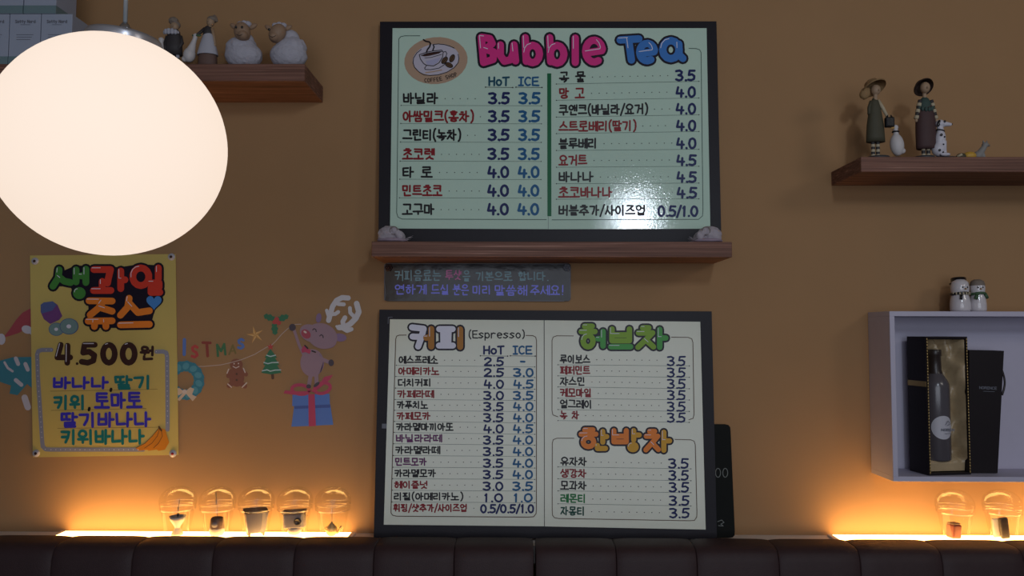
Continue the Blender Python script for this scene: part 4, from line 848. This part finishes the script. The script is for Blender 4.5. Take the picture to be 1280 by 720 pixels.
m = MB(); m.lathe(c+Vector((-.002, 0, 0)), [(0, .0005), (.008, .0005), (.0125, .006), (.0140, .013), (.0115, .021), (.007, .025), (.0065, .027), (.003, .029), (.0025, .032), (0, .0335)], 'brass', 26); m.build('teapot_body', t, smooth=True)
m = MB(); m.tube([c+Vector((.0105, 0, .007)), c+Vector((.0155, 0, .010)), c+Vector((.0178, 0, .017)), c+Vector((.021, 0, .0235))], [.0035, .0028, .002, .0016], 'brass', 10); m.build('spout', t, smooth=True)
m = MB(); m.tube([c+Vector((-.002+-.0165*math.sin(math.pi*i/10), 0, .006+.018*i/10+.0)) for i in range(11)], .0014, 'brass', 8); m.build('handle', t, smooth=True)
m = MB(); m.tube([c+Vector((-.002, 0, .033)), c+Vector((-.001, 0, .076))], .0007, 'string', 6); m.tube([c+Vector((.0055*math.sin(R(40+280*i/14)), 0, .0815-.0055*-math.cos(R(40+280*i/14)))) for i in range(15)], .0008, 'string', 6); m.build('wire_ring', t)
c = CP[5]; o = MB(); o.bevbox(c+Vector((-.004, 0, .018)), (.026, .024, .033), 'trinket_red', .004, Matrix.Rotation(R(18), 3, 'Z') @ Matrix.Rotation(R(5), 3, 'Y'))
o.bevbox(c+Vector((-.004, 0, .0362)), (.022, .020, .003), 'trinket_brown', .001, Matrix.Rotation(R(18), 3, 'Z'))
tag(o.build('trinket'), 'red brown cube trinket in the left cup under the white cubby', 'trinket')
c = CP[6]; t = thing('trinket', c, 'dark rounded slab trinket standing in the rightmost cup', 'trinket')
m = MB(); m.bevbox(c+Vector((.001, -.003, .0262)), (.021, .010, .050), 'bottle_cap', .004, Matrix.Rotation(R(-6), 3, 'Y'), 3); m.build('slab', t)
m = MB(); m.bevbox(c+Vector((-.012, .008, .024)), (.016, .008, .045), 'porcelain', .003, Matrix.Rotation(R(-4), 3, 'Y'), 3); m.build('pale_back', t)

# ------------------------------------------------------------------ product boxes on the left shelf
mat('carton', (0.36, 0.40, 0.50), .5, var=.03); mat('carton_band', (0.16, 0.24, 0.26), .5)
def carton(px0, px1, pyt, zlow, label, grp, txt=True, hpx=None):
    Y = -.168; xa, xb = P(px0, pyt, Y).x+.0004, P(px1, pyt, Y).x-.0004; ztop = P(40, pyt, Y).z if hpx is None else zlow+hpx
    d = .085; c_ = ((xa+xb)/2, Y+d/2, zlow)
    t = thing('carton', c_, label, 'box', grp)
    m = MB(); m.bevbox((c_[0], c_[1], (zlow+ztop)/2+.0002), (xb-xa, d, ztop-zlow-.0006), 'carton', .0008, seg=1); m.build('box_body', t)
    m = MB(); m.box((c_[0], c_[1], zlow+.0105), (xb-xa+.0005, d+.0005, .019), 'carton_band'); m.build('green_band', t)
    F = Face((0, Y-.0001, 0), (0, -1, 0)); m = MB(); xc = (px0+px1)/2
    if txt:
        text(m, F, 'Sotty Nord', xc-12.5, xc+13, pyt+7.8, pyt+11.2, 'ink_grey', .75); m.stroke(F, [(xc-6, pyt+13.5), (xc+6, pyt+13.5)], .6, 'ink_grey', n=5)
        for k in range(3): m.stroke(F, [(xc-11, pyt+26+k*3), (xc+10-k*2, pyt+26+k*3)], .6, 'ink_grey', n=5)
        flatbuild(m, 'print', t)
    return ztop
zz = carton(-27, 11.8, 17.4, ZS1+.0003, 'pale blue carton in the lower stack row at the left edge', 'pale cartons on the left shelf')
carton(12.4, 51.2, 17.4, ZS1+.0003, 'pale blue carton in the middle of the lower stack row', 'pale cartons on the left shelf')
carton(51.8, 90.8, 17.4, ZS1+.0003, 'pale blue carton at right end of the lower stack row', 'pale cartons on the left shelf')
carton(-13, 28.4, 16, zz+.0004, 'pale carton with green band in upper row at the left', 'pale cartons on the left shelf', False, .118)
carton(29.4, 70, 16, zz+.0004, 'pale carton with green band at right end of upper row', 'pale cartons on the left shelf', False, .118)

# ------------------------------------------------------------------ figurines
mat('wool', (0.42, 0.41, 0.47), .85, var=.12, scale=90, bump=1.0, bscale=170); mat('sheep_face', (0.30, 0.19, 0.12), .6, var=.1); mat('eye_black', (0.01, 0.01, 0.012), .2)
mat('skin_tan', (0.36, 0.24, 0.15), .6); mat('hair_grey', (0.20, 0.16, 0.13), .7); mat('dress_dark', (0.035, 0.03, 0.032), .65, var=.15); mat('dress_olive', (0.060, 0.055, 0.032), .7, var=.15); mat('coat_brown', (0.060, 0.028, 0.028), .7, var=.15)
mat('apron_white', (0.42, 0.42, 0.48), .7, var=.05); mat('skirt_brown', (0.13, 0.075, 0.06), .7); mat('straw', (0.28, 0.17, 0.075), .8, var=.2, bump=.6); mat('hat_dark', (0.045, 0.024, 0.018), .7); mat('teal_cloth', (0.035, 0.065, 0.055), .7)
mat('stripe_pale', (0.45, 0.38, 0.26), .7); mat('goose_white', (0.55, 0.52, 0.52), .5, var=.05); mat('base_slate', (0.035, 0.036, 0.042), .6); mat('fig_green', (0.05, 0.11, 0.05), .6); mat('dog_white', (0.58, 0.56, 0.62), .45); mat('fig_yellow', (0.55, 0.32, 0.04), .5)
mat('cat_grey', (0.24, 0.23, 0.22), .6); mat('beak', (0.50, 0.28, 0.08), .5); mat('glaze_white', (0.62, 0.58, 0.60), .18, coat=.5); mat('stone_fur', (0.40, 0.36, 0.40), .85, var=.2, bump=1.0, bscale=160); mat('lav_fur', (0.33, 0.26, 0.33), .9, var=.2)
class Fig:
    def __init__(s, Y, zfloor, pyfloor):
        s.Y = Y; s.k = mpp(Y); s.zf = zfloor; s.pf = pyfloor
    def q(s, px, py, dy=0.0):
        v = P(px, s.pf, s.Y); return Vector((v.x, s.Y+dy, s.zf+(s.pf-py)*s.k))
    def r(s, *a): return tuple(x*s.k for x in a)
def sheep(f, cx, label, flip):
    t = thing('sheep_figurine', f.q(cx, f.pf), label, 'figurine', 'sheep figurines on the left shelf')
    m = MB(); k = f.k
    m.ell(f.q(cx, f.pf-17.5), f.r(23.5, 18, 17.6), 'wool', 30, 20, lump=.05, lscale=130); m.ell(f.q(cx+flip*3, f.pf-27), f.r(20, 16, 15), 'wool', 24, 14, lump=.10, lscale=130)
    if flip > 0: m.ell(f.q(cx+2, f.pf-38), f.r(12, 10, 13), 'wool', 18, 12)
    else: m.ell(f.q(cx, f.pf-37), f.r(13, 10, 10), 'wool', 18, 12)
    m.build('woolly_body', t, fuse=.0016)
    hx, hy = (cx+1.5, f.pf-44) if flip < 0 else (cx-11, f.pf-42)
    ro = Matrix.Rotation(R(-12 if flip < 0 else 30), 3, 'Y')
    h = MB(); h.ell(f.q(hx, hy, -.022), f.r(10.2, 9.5, 12.8), 'sheep_face', 20, 14, ro); h.ell(f.q(hx+flip*-2.5, hy+6, -.030), f.r(6.5, 7, 6.2), 'sheep_face', 16, 10); hd = h.build('head', t, fuse=.0011)
    e = MB()
    for dx in ((-4.5, 3.0) if flip < 0 else (-8.0, -1.5)): e.ell(f.q(hx+dx, hy-2.5, -.0405 if flip < 0 else -.036), f.r(1.5, 1, 1.6), 'eye_black', 10, 8)
    e.tube([f.q(hx-5+8*i/6-flip*1.5, hy+7+1.8*math.sin(math.pi*i/6), -.0435) for i in range(7)], .0005, 'eye_black', 5); e.build('face_markings', t, smooth=True)
    for dx, a in ((-12, 35), (11, -30)):
        g = MB(); g.ell(f.q(hx+dx, hy-9, -.012), f.r(6.5, 2.5, 3.2), 'sheep_face', 12, 8, Matrix.Rotation(R(a), 3, 'Y')); g.build('ear', t, smooth=True)
    g = MB()
    for dx in (-5, 0, 5): g.ell(f.q(hx+dx+1, hy-11.5-(1 if dx == 0 else 0), -.014), f.r(4.5, 4.5, 4), 'wool', 12, 8, lump=.15, lscale=300)
    g.build('wool_tuft', t, fuse=.0011)
f1 = Fig(-.135, ZS1+.0003, 80.5)
sheep(f1, 304.5, 'white woolly sheep figurine facing front, left of the sheep pair', -1)
sheep(f1, 360.5, 'white woolly sheep figurine looking left, at the shelf end', 1)
def slab_base(f, x0, x1, par, h=4.5, mt='base_slate', d=.024):
    m = MB(); a, b_ = f.q(x0, f.pf), f.q(x1, f.pf); m.lathe(((a.x+b_.x)/2, f.Y, f.zf), [(0, 0), ((b_.x-a.x)/2, 0), ((b_.x-a.x)/2, h*f.k*.6), ((b_.x-a.x)/2*.9, h*f.k), (0, h*f.k)], mt, 26, sy=min(1, d/((b_.x-a.x)/2))); m.build('base', par, smooth=False)
def goose(f, par, bx, by, hx, hy, r=(8, 7, 15), mt='goose_white', face=1, nm='goose'):
    m = MB(); m.ell(f.q(bx, by, -.012), f.r(*r), mt, 20, 14, Matrix.Rotation(R(-6*face), 3, 'Y')); dx = hx-bx; dy_ = hy-by
    m.tube([f.q(bx+dx*t, by+dy_*t, -.012) for t in (.15, .4, .6, .8, 1)], [x*f.k for x in (6, 4.6, 3.4, 2.8, 2.9)], mt, 12); m.ell(f.q(hx, hy, -.012), f.r(3.8, 3.4, 3.4), mt, 12, 8)
    m.ell(f.q(bx+face*r[0]*.7, by+r[2]*.55, -.012), f.r(r[0]*.55, 4, 4), mt, 12, 8)
    o = m.build(nm, par, fuse=.0011)
    g = MB(); g.tube([f.q(hx+face*-2.5, hy+.4, -.013), f.q(hx+face*-6.5, hy+1.6, -.014)], [2.2*f.k, .4*f.k], 'beak', 8); g.build('beak', o); return o
# two women figurines on the left shelf
f2 = Fig(-.125, ZS1+.0003, 80.6)
t = thing('woman_figurine', f2.q(216, 80.6), 'small figurine of woman in dark dress with lace collar, partly behind globe lamp', 'figurine')
slab_base(f2, 200, 232, t)
m = MB(); m.lathe(f2.q(216.5, 80.6), [(x*f2.k, z*f2.k) for x, z in ((0, 20), (11.5, 20), (10.8, 32), (9.2, 42), (7.6, 50), (4.5, 54), (0, 55))], 'dress_dark', 22, sy=.7); m.build('dress', t, smooth=True)
m = MB()
for i in range(11): a = 2*math.pi*i/11; m.ell(f2.q(214+7.5*math.cos(a), 32+2.5*math.sin(a)*.6, -.010*abs(math.sin(a))-.004), f2.r(2.6, 2.2, 2.6), 'apron_white', 8, 6)
m.build('lace_collar', t, smooth=True)
for x in (212.5, 222):
    m = MB()
    for k in range(4): m.tube([f2.q(x, 76.5-k*4), f2.q(x, 72.5-k*4)], 2.2*f2.k, 'apron_white' if k % 2 else 'eye_black', 10)
    m.build('striped_leg', t)
m = MB(); m.ell(f2.q(217, 23.5), f2.r(5.4, 5, 6), 'skin_tan', 16, 12); m.tube([f2.q(217, 33), f2.q(217, 27)], 2.4*f2.k, 'skin_tan', 10); m.ell(f2.q(217, 24, -.0105), f2.r(1, .9, 1.3), 'skin_tan', 8, 6); hd = m.build('head', t, fuse=.0009)
m = MB(); m.ell(f2.q(215, 15.5, .002), f2.r(6.2, 6, 5), 'hair_grey', 14, 10, lump=.2, lscale=300); m.ell(f2.q(217.5, 20.5, .004), f2.r(6.2, 5.2, 5.4), 'hair_grey', 14, 10); m.build('hair_bun', t, fuse=.0011)
for s__ in (-1, 1):
    m = MB(); m.tube([f2.q(216.5+s__*8, 36), f2.q(216.5+s__*10.5, 45), f2.q(216.5+s__*8, 54, -.008)], [2.6*f2.k, 2.3*f2.k, 1.8*f2.k], 'dress_dark', 10); m.build('arm', t, smooth=True)
t2g = thing('goose_figurine', f2.q(203.5, 80.6), 'white goose figurine with upright neck peeking over globe lamp', 'figurine')
goose(f2, t2g, 204, 69, 203.6, 43, (6.5, 6, 10), nm='goose_body')
t = thing('woman_figurine', f2.q(259, 80.6), 'figurine of woman in white apron holding a white goose on left shelf', 'figurine')
slab_base(f2, 233, 272, t)
m = MB(); m.lathe(f2.q(259.5, 80.6), [(x*f2.k, z*f2.k) for x, z in ((0, 3), (11.5, 3), (12, 9), (11.6, 20), (8, 34), (0, 36))], 'skirt_brown', 24, sy=.72); m.build('skirt', t, smooth=True)
m = MB(); m.lathe(f2.q(259.5, 80.6, -.001), [(x*f2.k, z*f2.k) for x, z in ((13.2, 19.5), (13, 22), (10, 34), (7, 44), (5, 48))], 'apron_white', 26, sy=.74); m.build('apron', t, smooth=True)
m = MB(); m.lathe(f2.q(259, 80.6), [(x*f2.k, z*f2.k) for x, z in ((0, 40), (6.6, 42), (6, 50), (4.5, 56), (2.4, 58), (0, 58))], 'dress_dark', 20, sy=.75); m.build('bodice', t, smooth=True)
m = MB(); m.tube([f2.q(264, 26), f2.q(266.5, 36), f2.q(269, 47, -.004)], [2.4*f2.k, 2*f2.k, 1.6*f2.k], 'skin_tan', 10); m.ell(f2.q(269.2, 48, -.005), f2.r(1.8, 1.6, 2.2), 'skin_tan', 8, 8); m.build('arm', t, smooth=True)
m = MB(); m.tube([f2.q(255, 26), f2.q(250.5, 33, -.008), f2.q(247.5, 37, -.014)], [2.3*f2.k, 2*f2.k, 1.6*f2.k], 'dress_dark', 10); m.build('sleeve', t, smooth=True)
m = MB(); m.ell(f2.q(262, 17.5), f2.r(5.2, 5, 6), 'skin_tan', 16, 12); m.tube([f2.q(261, 25), f2.q(261.6, 20)], 2.2*f2.k, 'skin_tan', 10); m.ell(f2.q(261, 18, -.0105), f2.r(1, .9, 1.2), 'skin_tan', 8, 6); m.build('head', t, fuse=.0009)
m = MB(); m.ell(f2.q(263.5, 13.5, .003), f2.r(6.6, 6, 4.6), 'hair_grey', 14, 10); m.ell(f2.q(267.5, 12, .003), f2.r(2.5, 2.5, 5.5), 'hair_grey', 10, 8, Matrix.Rotation(R(-25), 3, 'Y')); m.build('hair', t, fuse=.0011)
t3g = thing('goose_figurine', f2.q(240, 80.6), 'white goose figurine leaning its long neck against woman in apron', 'figurine')
goose(f2, t3g, 239, 62.5, 246.5, 38, (7.6, 7, 9.5), nm='goose_body', face=-1)
m = MB(); m.tube([f2.q(247+4.5*math.cos(a), 37+1.6*math.sin(a), -.012-.004*math.sin(a)) for a in [2*math.pi*i/12 for i in range(13)]], 1.0*f2.k, 'fig_green', 6); m.ell(f2.q(250.5, 38, -.016), f2.r(4, 1.5, 1.5), 'fig_green', 10, 6); m.build('ribbon', t3g, smooth=True)

# right shelf
f3 = Fig(-.135, ZS3+.0003, 196.2)
t = thing('woman_figurine', f3.q(1096, 196), 'figurine of woman in olive dress with straw hat and striped stockings', 'figurine')
slab_base(f3, 1083.5, 1112, t)
m = MB(); m.lathe(f3.q(1095, 196), [(x*f3.k, z*f3.k) for x, z in ((0, 23), (11.6, 23), (11.4, 30), (10.4, 45), (8.2, 60), (5.6, 74), (2.5, 79), (0, 79))], 'dress_olive', 24, sy=.72); m.build('dress', t, smooth=True)
for x in (1091.5, 1097.5):
    m = MB()
    for k in range(6): m.tube([f3.q(x, 192-k*3.2), f3.q(x, 188.8-k*3.2)], 2.4*f3.k, 'stripe_pale' if k % 2 == 0 else 'dress_dark', 10)
    m.build('striped_leg', t)
m = MB(); m.ell(f3.q(1096.5, 106.5), f3.r(6, 5.6, 7), 'skin_tan', 18, 12); m.tube([f3.q(1095.5, 121), f3.q(1096, 110)], [3.2*f3.k, 2.4*f3.k], 'skin_tan', 10); m.ell(f3.q(1098, 108, -.0115), f3.r(1, 1, 1.3), 'skin_tan', 8, 6); m.build('head', t, fuse=.001)
m = MB(); m.lathe(f3.q(1094, 102, .002), [(x*f3.k, z*f3.k) for x, z in ((15, -3), (15.4, -1.5), (9, 1.5), (8.4, 7), (5, 9.6), (0, 10))], 'straw', 26, Matrix.Rotation(R(-28), 3, 'X') @ Matrix.Rotation(R(-14), 3, 'Y')); m.build('straw_hat', t, smooth=True)
m = MB(); m.ell(f3.q(1084, 110, .004), f3.r(6.5, 5, 8), 'straw', 14, 10, Matrix.Rotation(R(25), 3, 'Y'), .15, 300); m.build('hair', t, smooth=True)
m = MB(); m.tube([f3.q(1099, 120), f3.q(1103.5, 130, -.005), f3.q(1108, 142, -.010)], [2.6*f3.k, 2.3*f3.k, 1.8*f3.k], 'stripe_pale', 10); m.ell(f3.q(1108.6, 143.5, -.011), f3.r(2, 1.8, 2.4), 'skin_tan', 10, 8); m.build('arm', t, smooth=True)
m = MB(); m.tube([f3.q(1091, 121), f3.q(1088, 129), f3.q(1086.5, 138, -.004)], [2.6*f3.k, 2.4*f3.k, 1.9*f3.k], 'dress_olive', 10); m.build('arm', t, smooth=True)
m = MB(); m.bevbox(f3.q(1109.8, 149.5, -.012), (11*f3.k, 7*f3.k, 13*f3.k), 'eye_black', .003)
for dx in (-3, 3): m.tube([f3.q(1109.8+dx, 143.5, -.012), f3.q(1109.8+dx*.6, 140, -.012)], [1.6*f3.k, .5*f3.k], 'eye_black', 8)
m.build('black_bag', t, smooth=False)
t = thing('goose_figurine', f3.q(1118, 196), 'pinkish white goose figurine with dark neck ring between the two hatted women', 'figurine')
slab_base(f3, 1108, 1127, t, 3)
goose(f3, t, 1118.5, 178, 1117, 156, (8.4, 7.5, 14), nm='goose_body')
m = MB(); m.tube([f3.q(1117.2+3.6*math.cos(a), 161.5, -.012-.006*math.sin(a)) for a in [2*math.pi*i/12 for i in range(13)]], 1.1*f3.k, 'eye_black', 6); m.build('neck_ring', t, smooth=True)
t = thing('woman_figurine', f3.q(1158, 196), 'figurine of woman in long dark brown coat and wide brown hat', 'figurine')
slab_base(f3, 1142, 1168, t)
m = MB(); m.lathe(f3.q(1158, 196), [(x*f3.k, z*f3.k) for x, z in ((0, 14), (11.8, 14), (12.2, 18), (12.4, 35), (12, 52), (9.6, 66), (6.8, 74), (0, 75))], 'coat_brown', 24, sy=.7); m.build('coat', t, smooth=True)
m = MB(); m.lathe(f3.q(1157.6, 196), [(x*f3.k, z*f3.k) for x, z in ((9.4, 63), (8, 72), (5, 78), (2.6, 80), (0, 80))], 'teal_cloth', 20, sy=.75)
for i in range(8): a = math.pi*i/7; m.ell(f3.q(1157.6-9*math.cos(a), 128+5*math.sin(a), -.013*math.sin(a)-.001), f3.r(2.2, 1.6, 3.2), 'teal_cloth', 8, 6)
m.build('collar', t, smooth=True)
for s__ in (-1, 1):
    m = MB()
    for k in range(6):
        a0, a1 = k/6, (k+1)/6
        m.tube([f3.q(1157.8+s__*(7+5.4*a0), 120+24*a0, -.004), f3.q(1157.8+s__*(7+5.4*a1), 120+24*a1, -.004)], (2.9 if k % 2 else 2.4)*f3.k, 'stripe_pale' if k % 2 else 'dress_dark', 10)
    m.ell(f3.q(1157.8+s__*12.6, 146, -.005), f3.r(1.9, 1.8, 2.4), 'skin_tan', 8, 8); m.build('striped_arm', t, smooth=True)
    m = MB()
    for k in range(3): m.tube([f3.q(1157.5+s__*3, 192-k*4), f3.q(1157.5+s__*3, 188-k*4)], 2.4*f3.k, 'stripe_pale' if k % 2 == 0 else 'dress_dark', 10)
    m.build('striped_leg', t)
m = MB(); m.ell(f3.q(1157.5, 104, -.004), f3.r(6, 5.6, 7.2), 'skin_tan', 18, 12); m.tube([f3.q(1157.5, 119), f3.q(1157.5, 109)], 2.5*f3.k, 'skin_tan', 10); m.ell(f3.q(1157.5, 105.5, -.016), f3.r(1, 1, 1.4), 'skin_tan', 8, 6); m.build('head', t, fuse=.001)
m = MB(); m.lathe(f3.q(1157.2, 102, .003), [(x*f3.k, z*f3.k) for x, z in ((12, -2), (12.4, -.5), (8, 2), (7.4, 6.5), (4.5, 8.6), (0, 9))], 'hat_dark', 26, Matrix.Rotation(R(-48), 3, 'X') @ Matrix.Rotation(R(-6), 3, 'Y')); m.build('hat', t, smooth=True)
# dalmatian
t = thing('dog_figurine', f3.q(1178, 196), 'white dalmatian figurine with black spots sitting beside woman in brown coat', 'figurine')
slab_base(f3, 1169, 1196, t, 3)
m = MB(); dy = -.006
m.ell(f3.q(1172, 183, dy), f3.r(8.5, 7.5, 9), 'dog_white', 18, 12); m.ell(f3.q(1174, 170, dy), f3.r(6.6, 6.2, 12), 'dog_white', 18, 12, Matrix.Rotation(R(6), 3, 'Y')); m.tube([f3.q(1174.5, 166, dy), f3.q(1174.5, 158, dy), f3.q(1174, 152, dy)], [x*f3.k for x in (5.4, 4, 3.8)], 'dog_white', 12)
m.ell(f3.q(1174.5, 150.5, dy), f3.r(5.8, 5, 5.2), 'dog_white', 16, 12); m.tube([f3.q(1177, 151, dy), f3.q(1183, 151, dy), f3.q(1188.6, 151.5, dy)], [x*f3.k for x in (4, 3, 2)], 'dog_white', 10)
for o_ in (-.006, .005): m.tube([f3.q(1177, 173, dy+o_), f3.q(1177.5, 184, dy+o_), f3.q(1178, 191, dy+o_)], [x*f3.k for x in (3.2, 2.4, 2.1)], 'dog_white', 10); m.ell(f3.q(1180, 191.6, dy+o_), f3.r(3.6, 2.2, 1.6), 'dog_white', 10, 8); m.ell(f3.q(1177, 190.6, dy+o_*1.8), f3.r(6.5, 3, 2.4), 'dog_white', 12, 8)
dg_ = m.build('dog_body', t, fuse=.0011)
m = MB(); m.ell(f3.q(1171.4, 150.5, dy-.006), f3.r(2.2, 1.5, 4.4), 'eye_black', 10, 8, Matrix.Rotation(R(15), 3, 'Y')); m.build('ear', dg_, smooth=True)
m = MB()
for x, y, r_, d_ in ((1178, 148.5, 1.5, -.0088), (1172.5, 166, 1.7, -.0124), (1176.5, 168.5, 1.1, -.0118), (1169.5, 185.5, 1.6, -.0134), (1175, 178, 1.2, -.0112), (1174, 188, 1.1, -.0125), (1189.3, 151, 1.1, 0)): m.ell(f3.q(x, y, dy+d_), f3.r(r_, .8 if d_ else 1.2, r_), 'eye_black', 10, 6)
m.build('spot', dg_, smooth=True)
m = MB(); m.tube([f3.q(1174.3+4.6*math.cos(a), 159.5+1.2*math.cos(a), dy-.0086*math.sin(a)) for a in [2*math.pi*i/14 for i in range(15)]], .9*f3.k, 'eye_black', 6); m.build('collar', dg_, smooth=True)
# small lying cat
t = thing('cat_figurine', f3.q(1215, 196), 'tiny lying cat figurine with yellow middle and raised grey head', 'figurine')
m = MB(); m.ell(f3.q(1201.5, 191.5), f3.r(6.2, 5.5, 4.4), 'dress_olive', 14, 10); m.tube([f3.q(1198, 193), f3.q(1195.5, 191.5, -.006), f3.q(1200, 189.6, -.010)], 1.5*f3.k, 'stripe_pale', 8); m.build('hind_body', t, smooth=True)
m = MB(); m.ell(f3.q(1212, 190.6), f3.r(8.2, 6, 5.4), 'fig_yellow', 18, 12); m.build('yellow_blanket', t, smooth=True)
m = MB(); m.ell(f3.q(1222.5, 190), f3.r(5.5, 5, 5.8), 'cat_grey', 14, 10); m.tube([f3.q(1223, 190), f3.q(1228, 183), f3.q(1231.5, 178)], [x*f3.k for x in (5, 3.8, 3)], 'cat_grey', 12); m.ell(f3.q(1232, 176.6), f3.r(4.2, 3.8, 3.4), 'cat_grey', 14, 10); m.tube([f3.q(1228, 188, -.004), f3.q(1229, 195, -.006)], 1.7*f3.k, 'goose_white', 8); m.build('front_body', t, fuse=.001)
m = MB(); m.tube([f3.q(1230, 174), f3.q(1229.4, 170.8)], [1.5*f3.k, .3*f3.k], 'cat_grey', 8); m.tube([f3.q(1233.6, 174), f3.q(1234.4, 171)], [1.5*f3.k, .3*f3.k], 'cat_grey', 8); m.ell(f3.q(1235.5, 177.5, -.002), f3.r(2, 1.8, 1.5), 'hair_grey', 10, 8); m.build('ears_and_nose', t, smooth=True)

# snowman shakers
f4 = Fig(-.070, zt+.0003, 390.6)
def snowman(cx, h, hat, label, face):
    t = thing('snowman_figurine', f4.q(cx, 390.6), label, 'figurine', 'snowman pair on the white cubby')
    m = MB(); w_ = 11.8 if hat else 9.8; m.lathe(f4.q(cx, 390.6), [(x*f4.k, z*f4.k) for x, z in ((0, 0), (w_*.92, 0), (w_, 3), (w_, 9), (w_*.94, 15), (w_*.84, 20), (w_*.80, 22.5), (w_*.87, 26), (w_*.90, 30), (w_*.82, h-6), (w_*.5, h-2.4), (0, h-1.6))], 'glaze_white', 30); m.build('body', t, smooth=True)
    if hat:
        m = MB(); m.lathe(f4.q(cx+.5, 390.6), [(x*f4.k, z*f4.k) for x, z in ((0, h-7.5), (10.4, h-8), (10.6, h-6.4), (8.8, h-5.8), (8.6, h-.4), (7.6, h+.4), (0, h+.4))], 'eye_black', 26, Matrix.Rotation(R(-5), 3, 'X')); m.build('black_hat', t, smooth=True)
    else:
        m = MB(); m.lathe(f4.q(cx, 390.6), [(x*f4.k, z*f4.k) for x, z in ((8.2, h-9), (8.6, h-7), (7.4, h-2.6), (4, h-.3), (0, h))], 'hair_grey', 24); m.build('brown_cap', t, smooth=True)
    m = MB(); ring = [f4.q(cx+w_*.87*math.cos(a), 368.2+.8*math.cos(a*2), -w_*.87*f4.k*math.sin(a)) for a in [2*math.pi*i/20 for i in range(21)]]
    m.tube(ring, 1.7*f4.k, 'fig_green' if not hat else 'eye_black', 8)
    if hat:
        for k in range(8): a = R(200+k*20); m.ell(f4.q(cx+w_*.90*math.cos(a), 368.2, w_*.94*f4.k*math.sin(a)), f4.r(1.3, 1.3, 1.9), 'stripe_pale', 8, 6)
        m.tube([f4.q(cx-4, 370, -w_*.90*f4.k), f4.q(cx-5, 375.5, -w_*.97*f4.k)], 1.6*f4.k, 'eye_black', 8)
    else: m.tube([f4.q(cx-5, 369, -w_*.85*f4.k), f4.q(cx-7.5, 375, -w_*.92*f4.k)], [2*f4.k, 2.3*f4.k], 'fig_green', 8); m.tube([f4.q(cx+5, 369, -w_*.85*f4.k), f4.q(cx+8.5, 373.5, -w_*.6*f4.k)], [1.8*f4.k, 2*f4.k], 'fig_green', 8)
    m.build('scarf', t, smooth=True)
    m = MB()
    for dx in (-3, 3): m.ell(f4.q(cx+face+dx, 360.6, -w_*.89*f4.k), f4.r(.9, .7, 1.1), 'eye_black', 8, 6)
    m.tube([f4.q(cx+face, 362.4, -w_*.88*f4.k), f4.q(cx+face+.6, 362.8, -w_*1.18*f4.k)], [1.1*f4.k, .2*f4.k], 'beak', 8); m.build('face_details', t, smooth=True)
snowman(1200.6, 42.5, True, 'white ceramic snowman with black hat standing on the white cubby', 1)
snowman(1222.6, 40.5, False, 'white ceramic snowman with green scarf and brown cap on white cubby', -1)

# sleeping stone lambs on the middle shelf
f5 = Fig(-.118, ZS2+.0003, 303.2)
def lamb(cx, s__, label):
    t = thing('lamb_figurine', f5.q(cx, 303), label, 'figurine', 'sleeping lambs on the middle shelf')
    m = MB(); m.ell(f5.q(cx-3*s__, 291.5), f5.r(15, 13, 10.5), 'stone_fur', 24, 16, lump=.12, lscale=150); m.ell(f5.q(cx+8*s__, 295), f5.r(9, 9, 7.4), 'stone_fur', 20, 12, lump=.1, lscale=150); m.ell(f5.q(cx-8*s__, 296), f5.r(10, 11, 7), 'stone_fur', 18, 12); m.build('curled_body', t, fuse=.0013)
    m = MB(); m.ell(f5.q(cx+4.5*s__, 288.2, -.017), f5.r(5.2, 4.5, 5.4), 'stone_fur', 16, 10); m.ell(f5.q(cx+11*s__, 294, -.017), f5.r(5, 4.5, 6), 'stone_fur', 16, 10); m.ell(f5.q(cx+8*s__, 291, -.019), f5.r(4.2, 4, 4.4), 'stone_fur', 14, 10); m.build('head', t, fuse=.0011)
    m = MB(); m.tube([f5.q(cx+(1+4.8*math.cos(a)+3)*s__, 288.2-5*math.sin(a), -.0245) for a in [math.pi*1.9*i/14-2.2 for i in range(15)]], .0007, 'hair_grey', 6); m.build('ear_curl', t, smooth=True)
    m = MB(); m.ell(f5.q(cx+1*s__, 299.8, -.004), f5.r(19.5, 15, 3.4), 'lav_fur', 26, 10, lump=.12, lscale=220)
    for k in range(26):
        x = cx+s__*random.uniform(8, 21); y = random.uniform(297, 302); L_ = random.uniform(4, 9); m.tube([f5.q(x, y, random.uniform(-.026, .0)), f5.q(x+s__*L_, y+random.uniform(-4, 1.0), random.uniform(-.03, .0))], [.0006, .0001], 'stone_fur', 5)
    m.build('fluffy_mat', t, smooth=True)
lamb(490, 1, 'sleeping white lamb figurine on long shelf at left foot of upper menu')
lamb(884, -1, 'sleeping white lamb figurine on long shelf at right foot of upper menu')
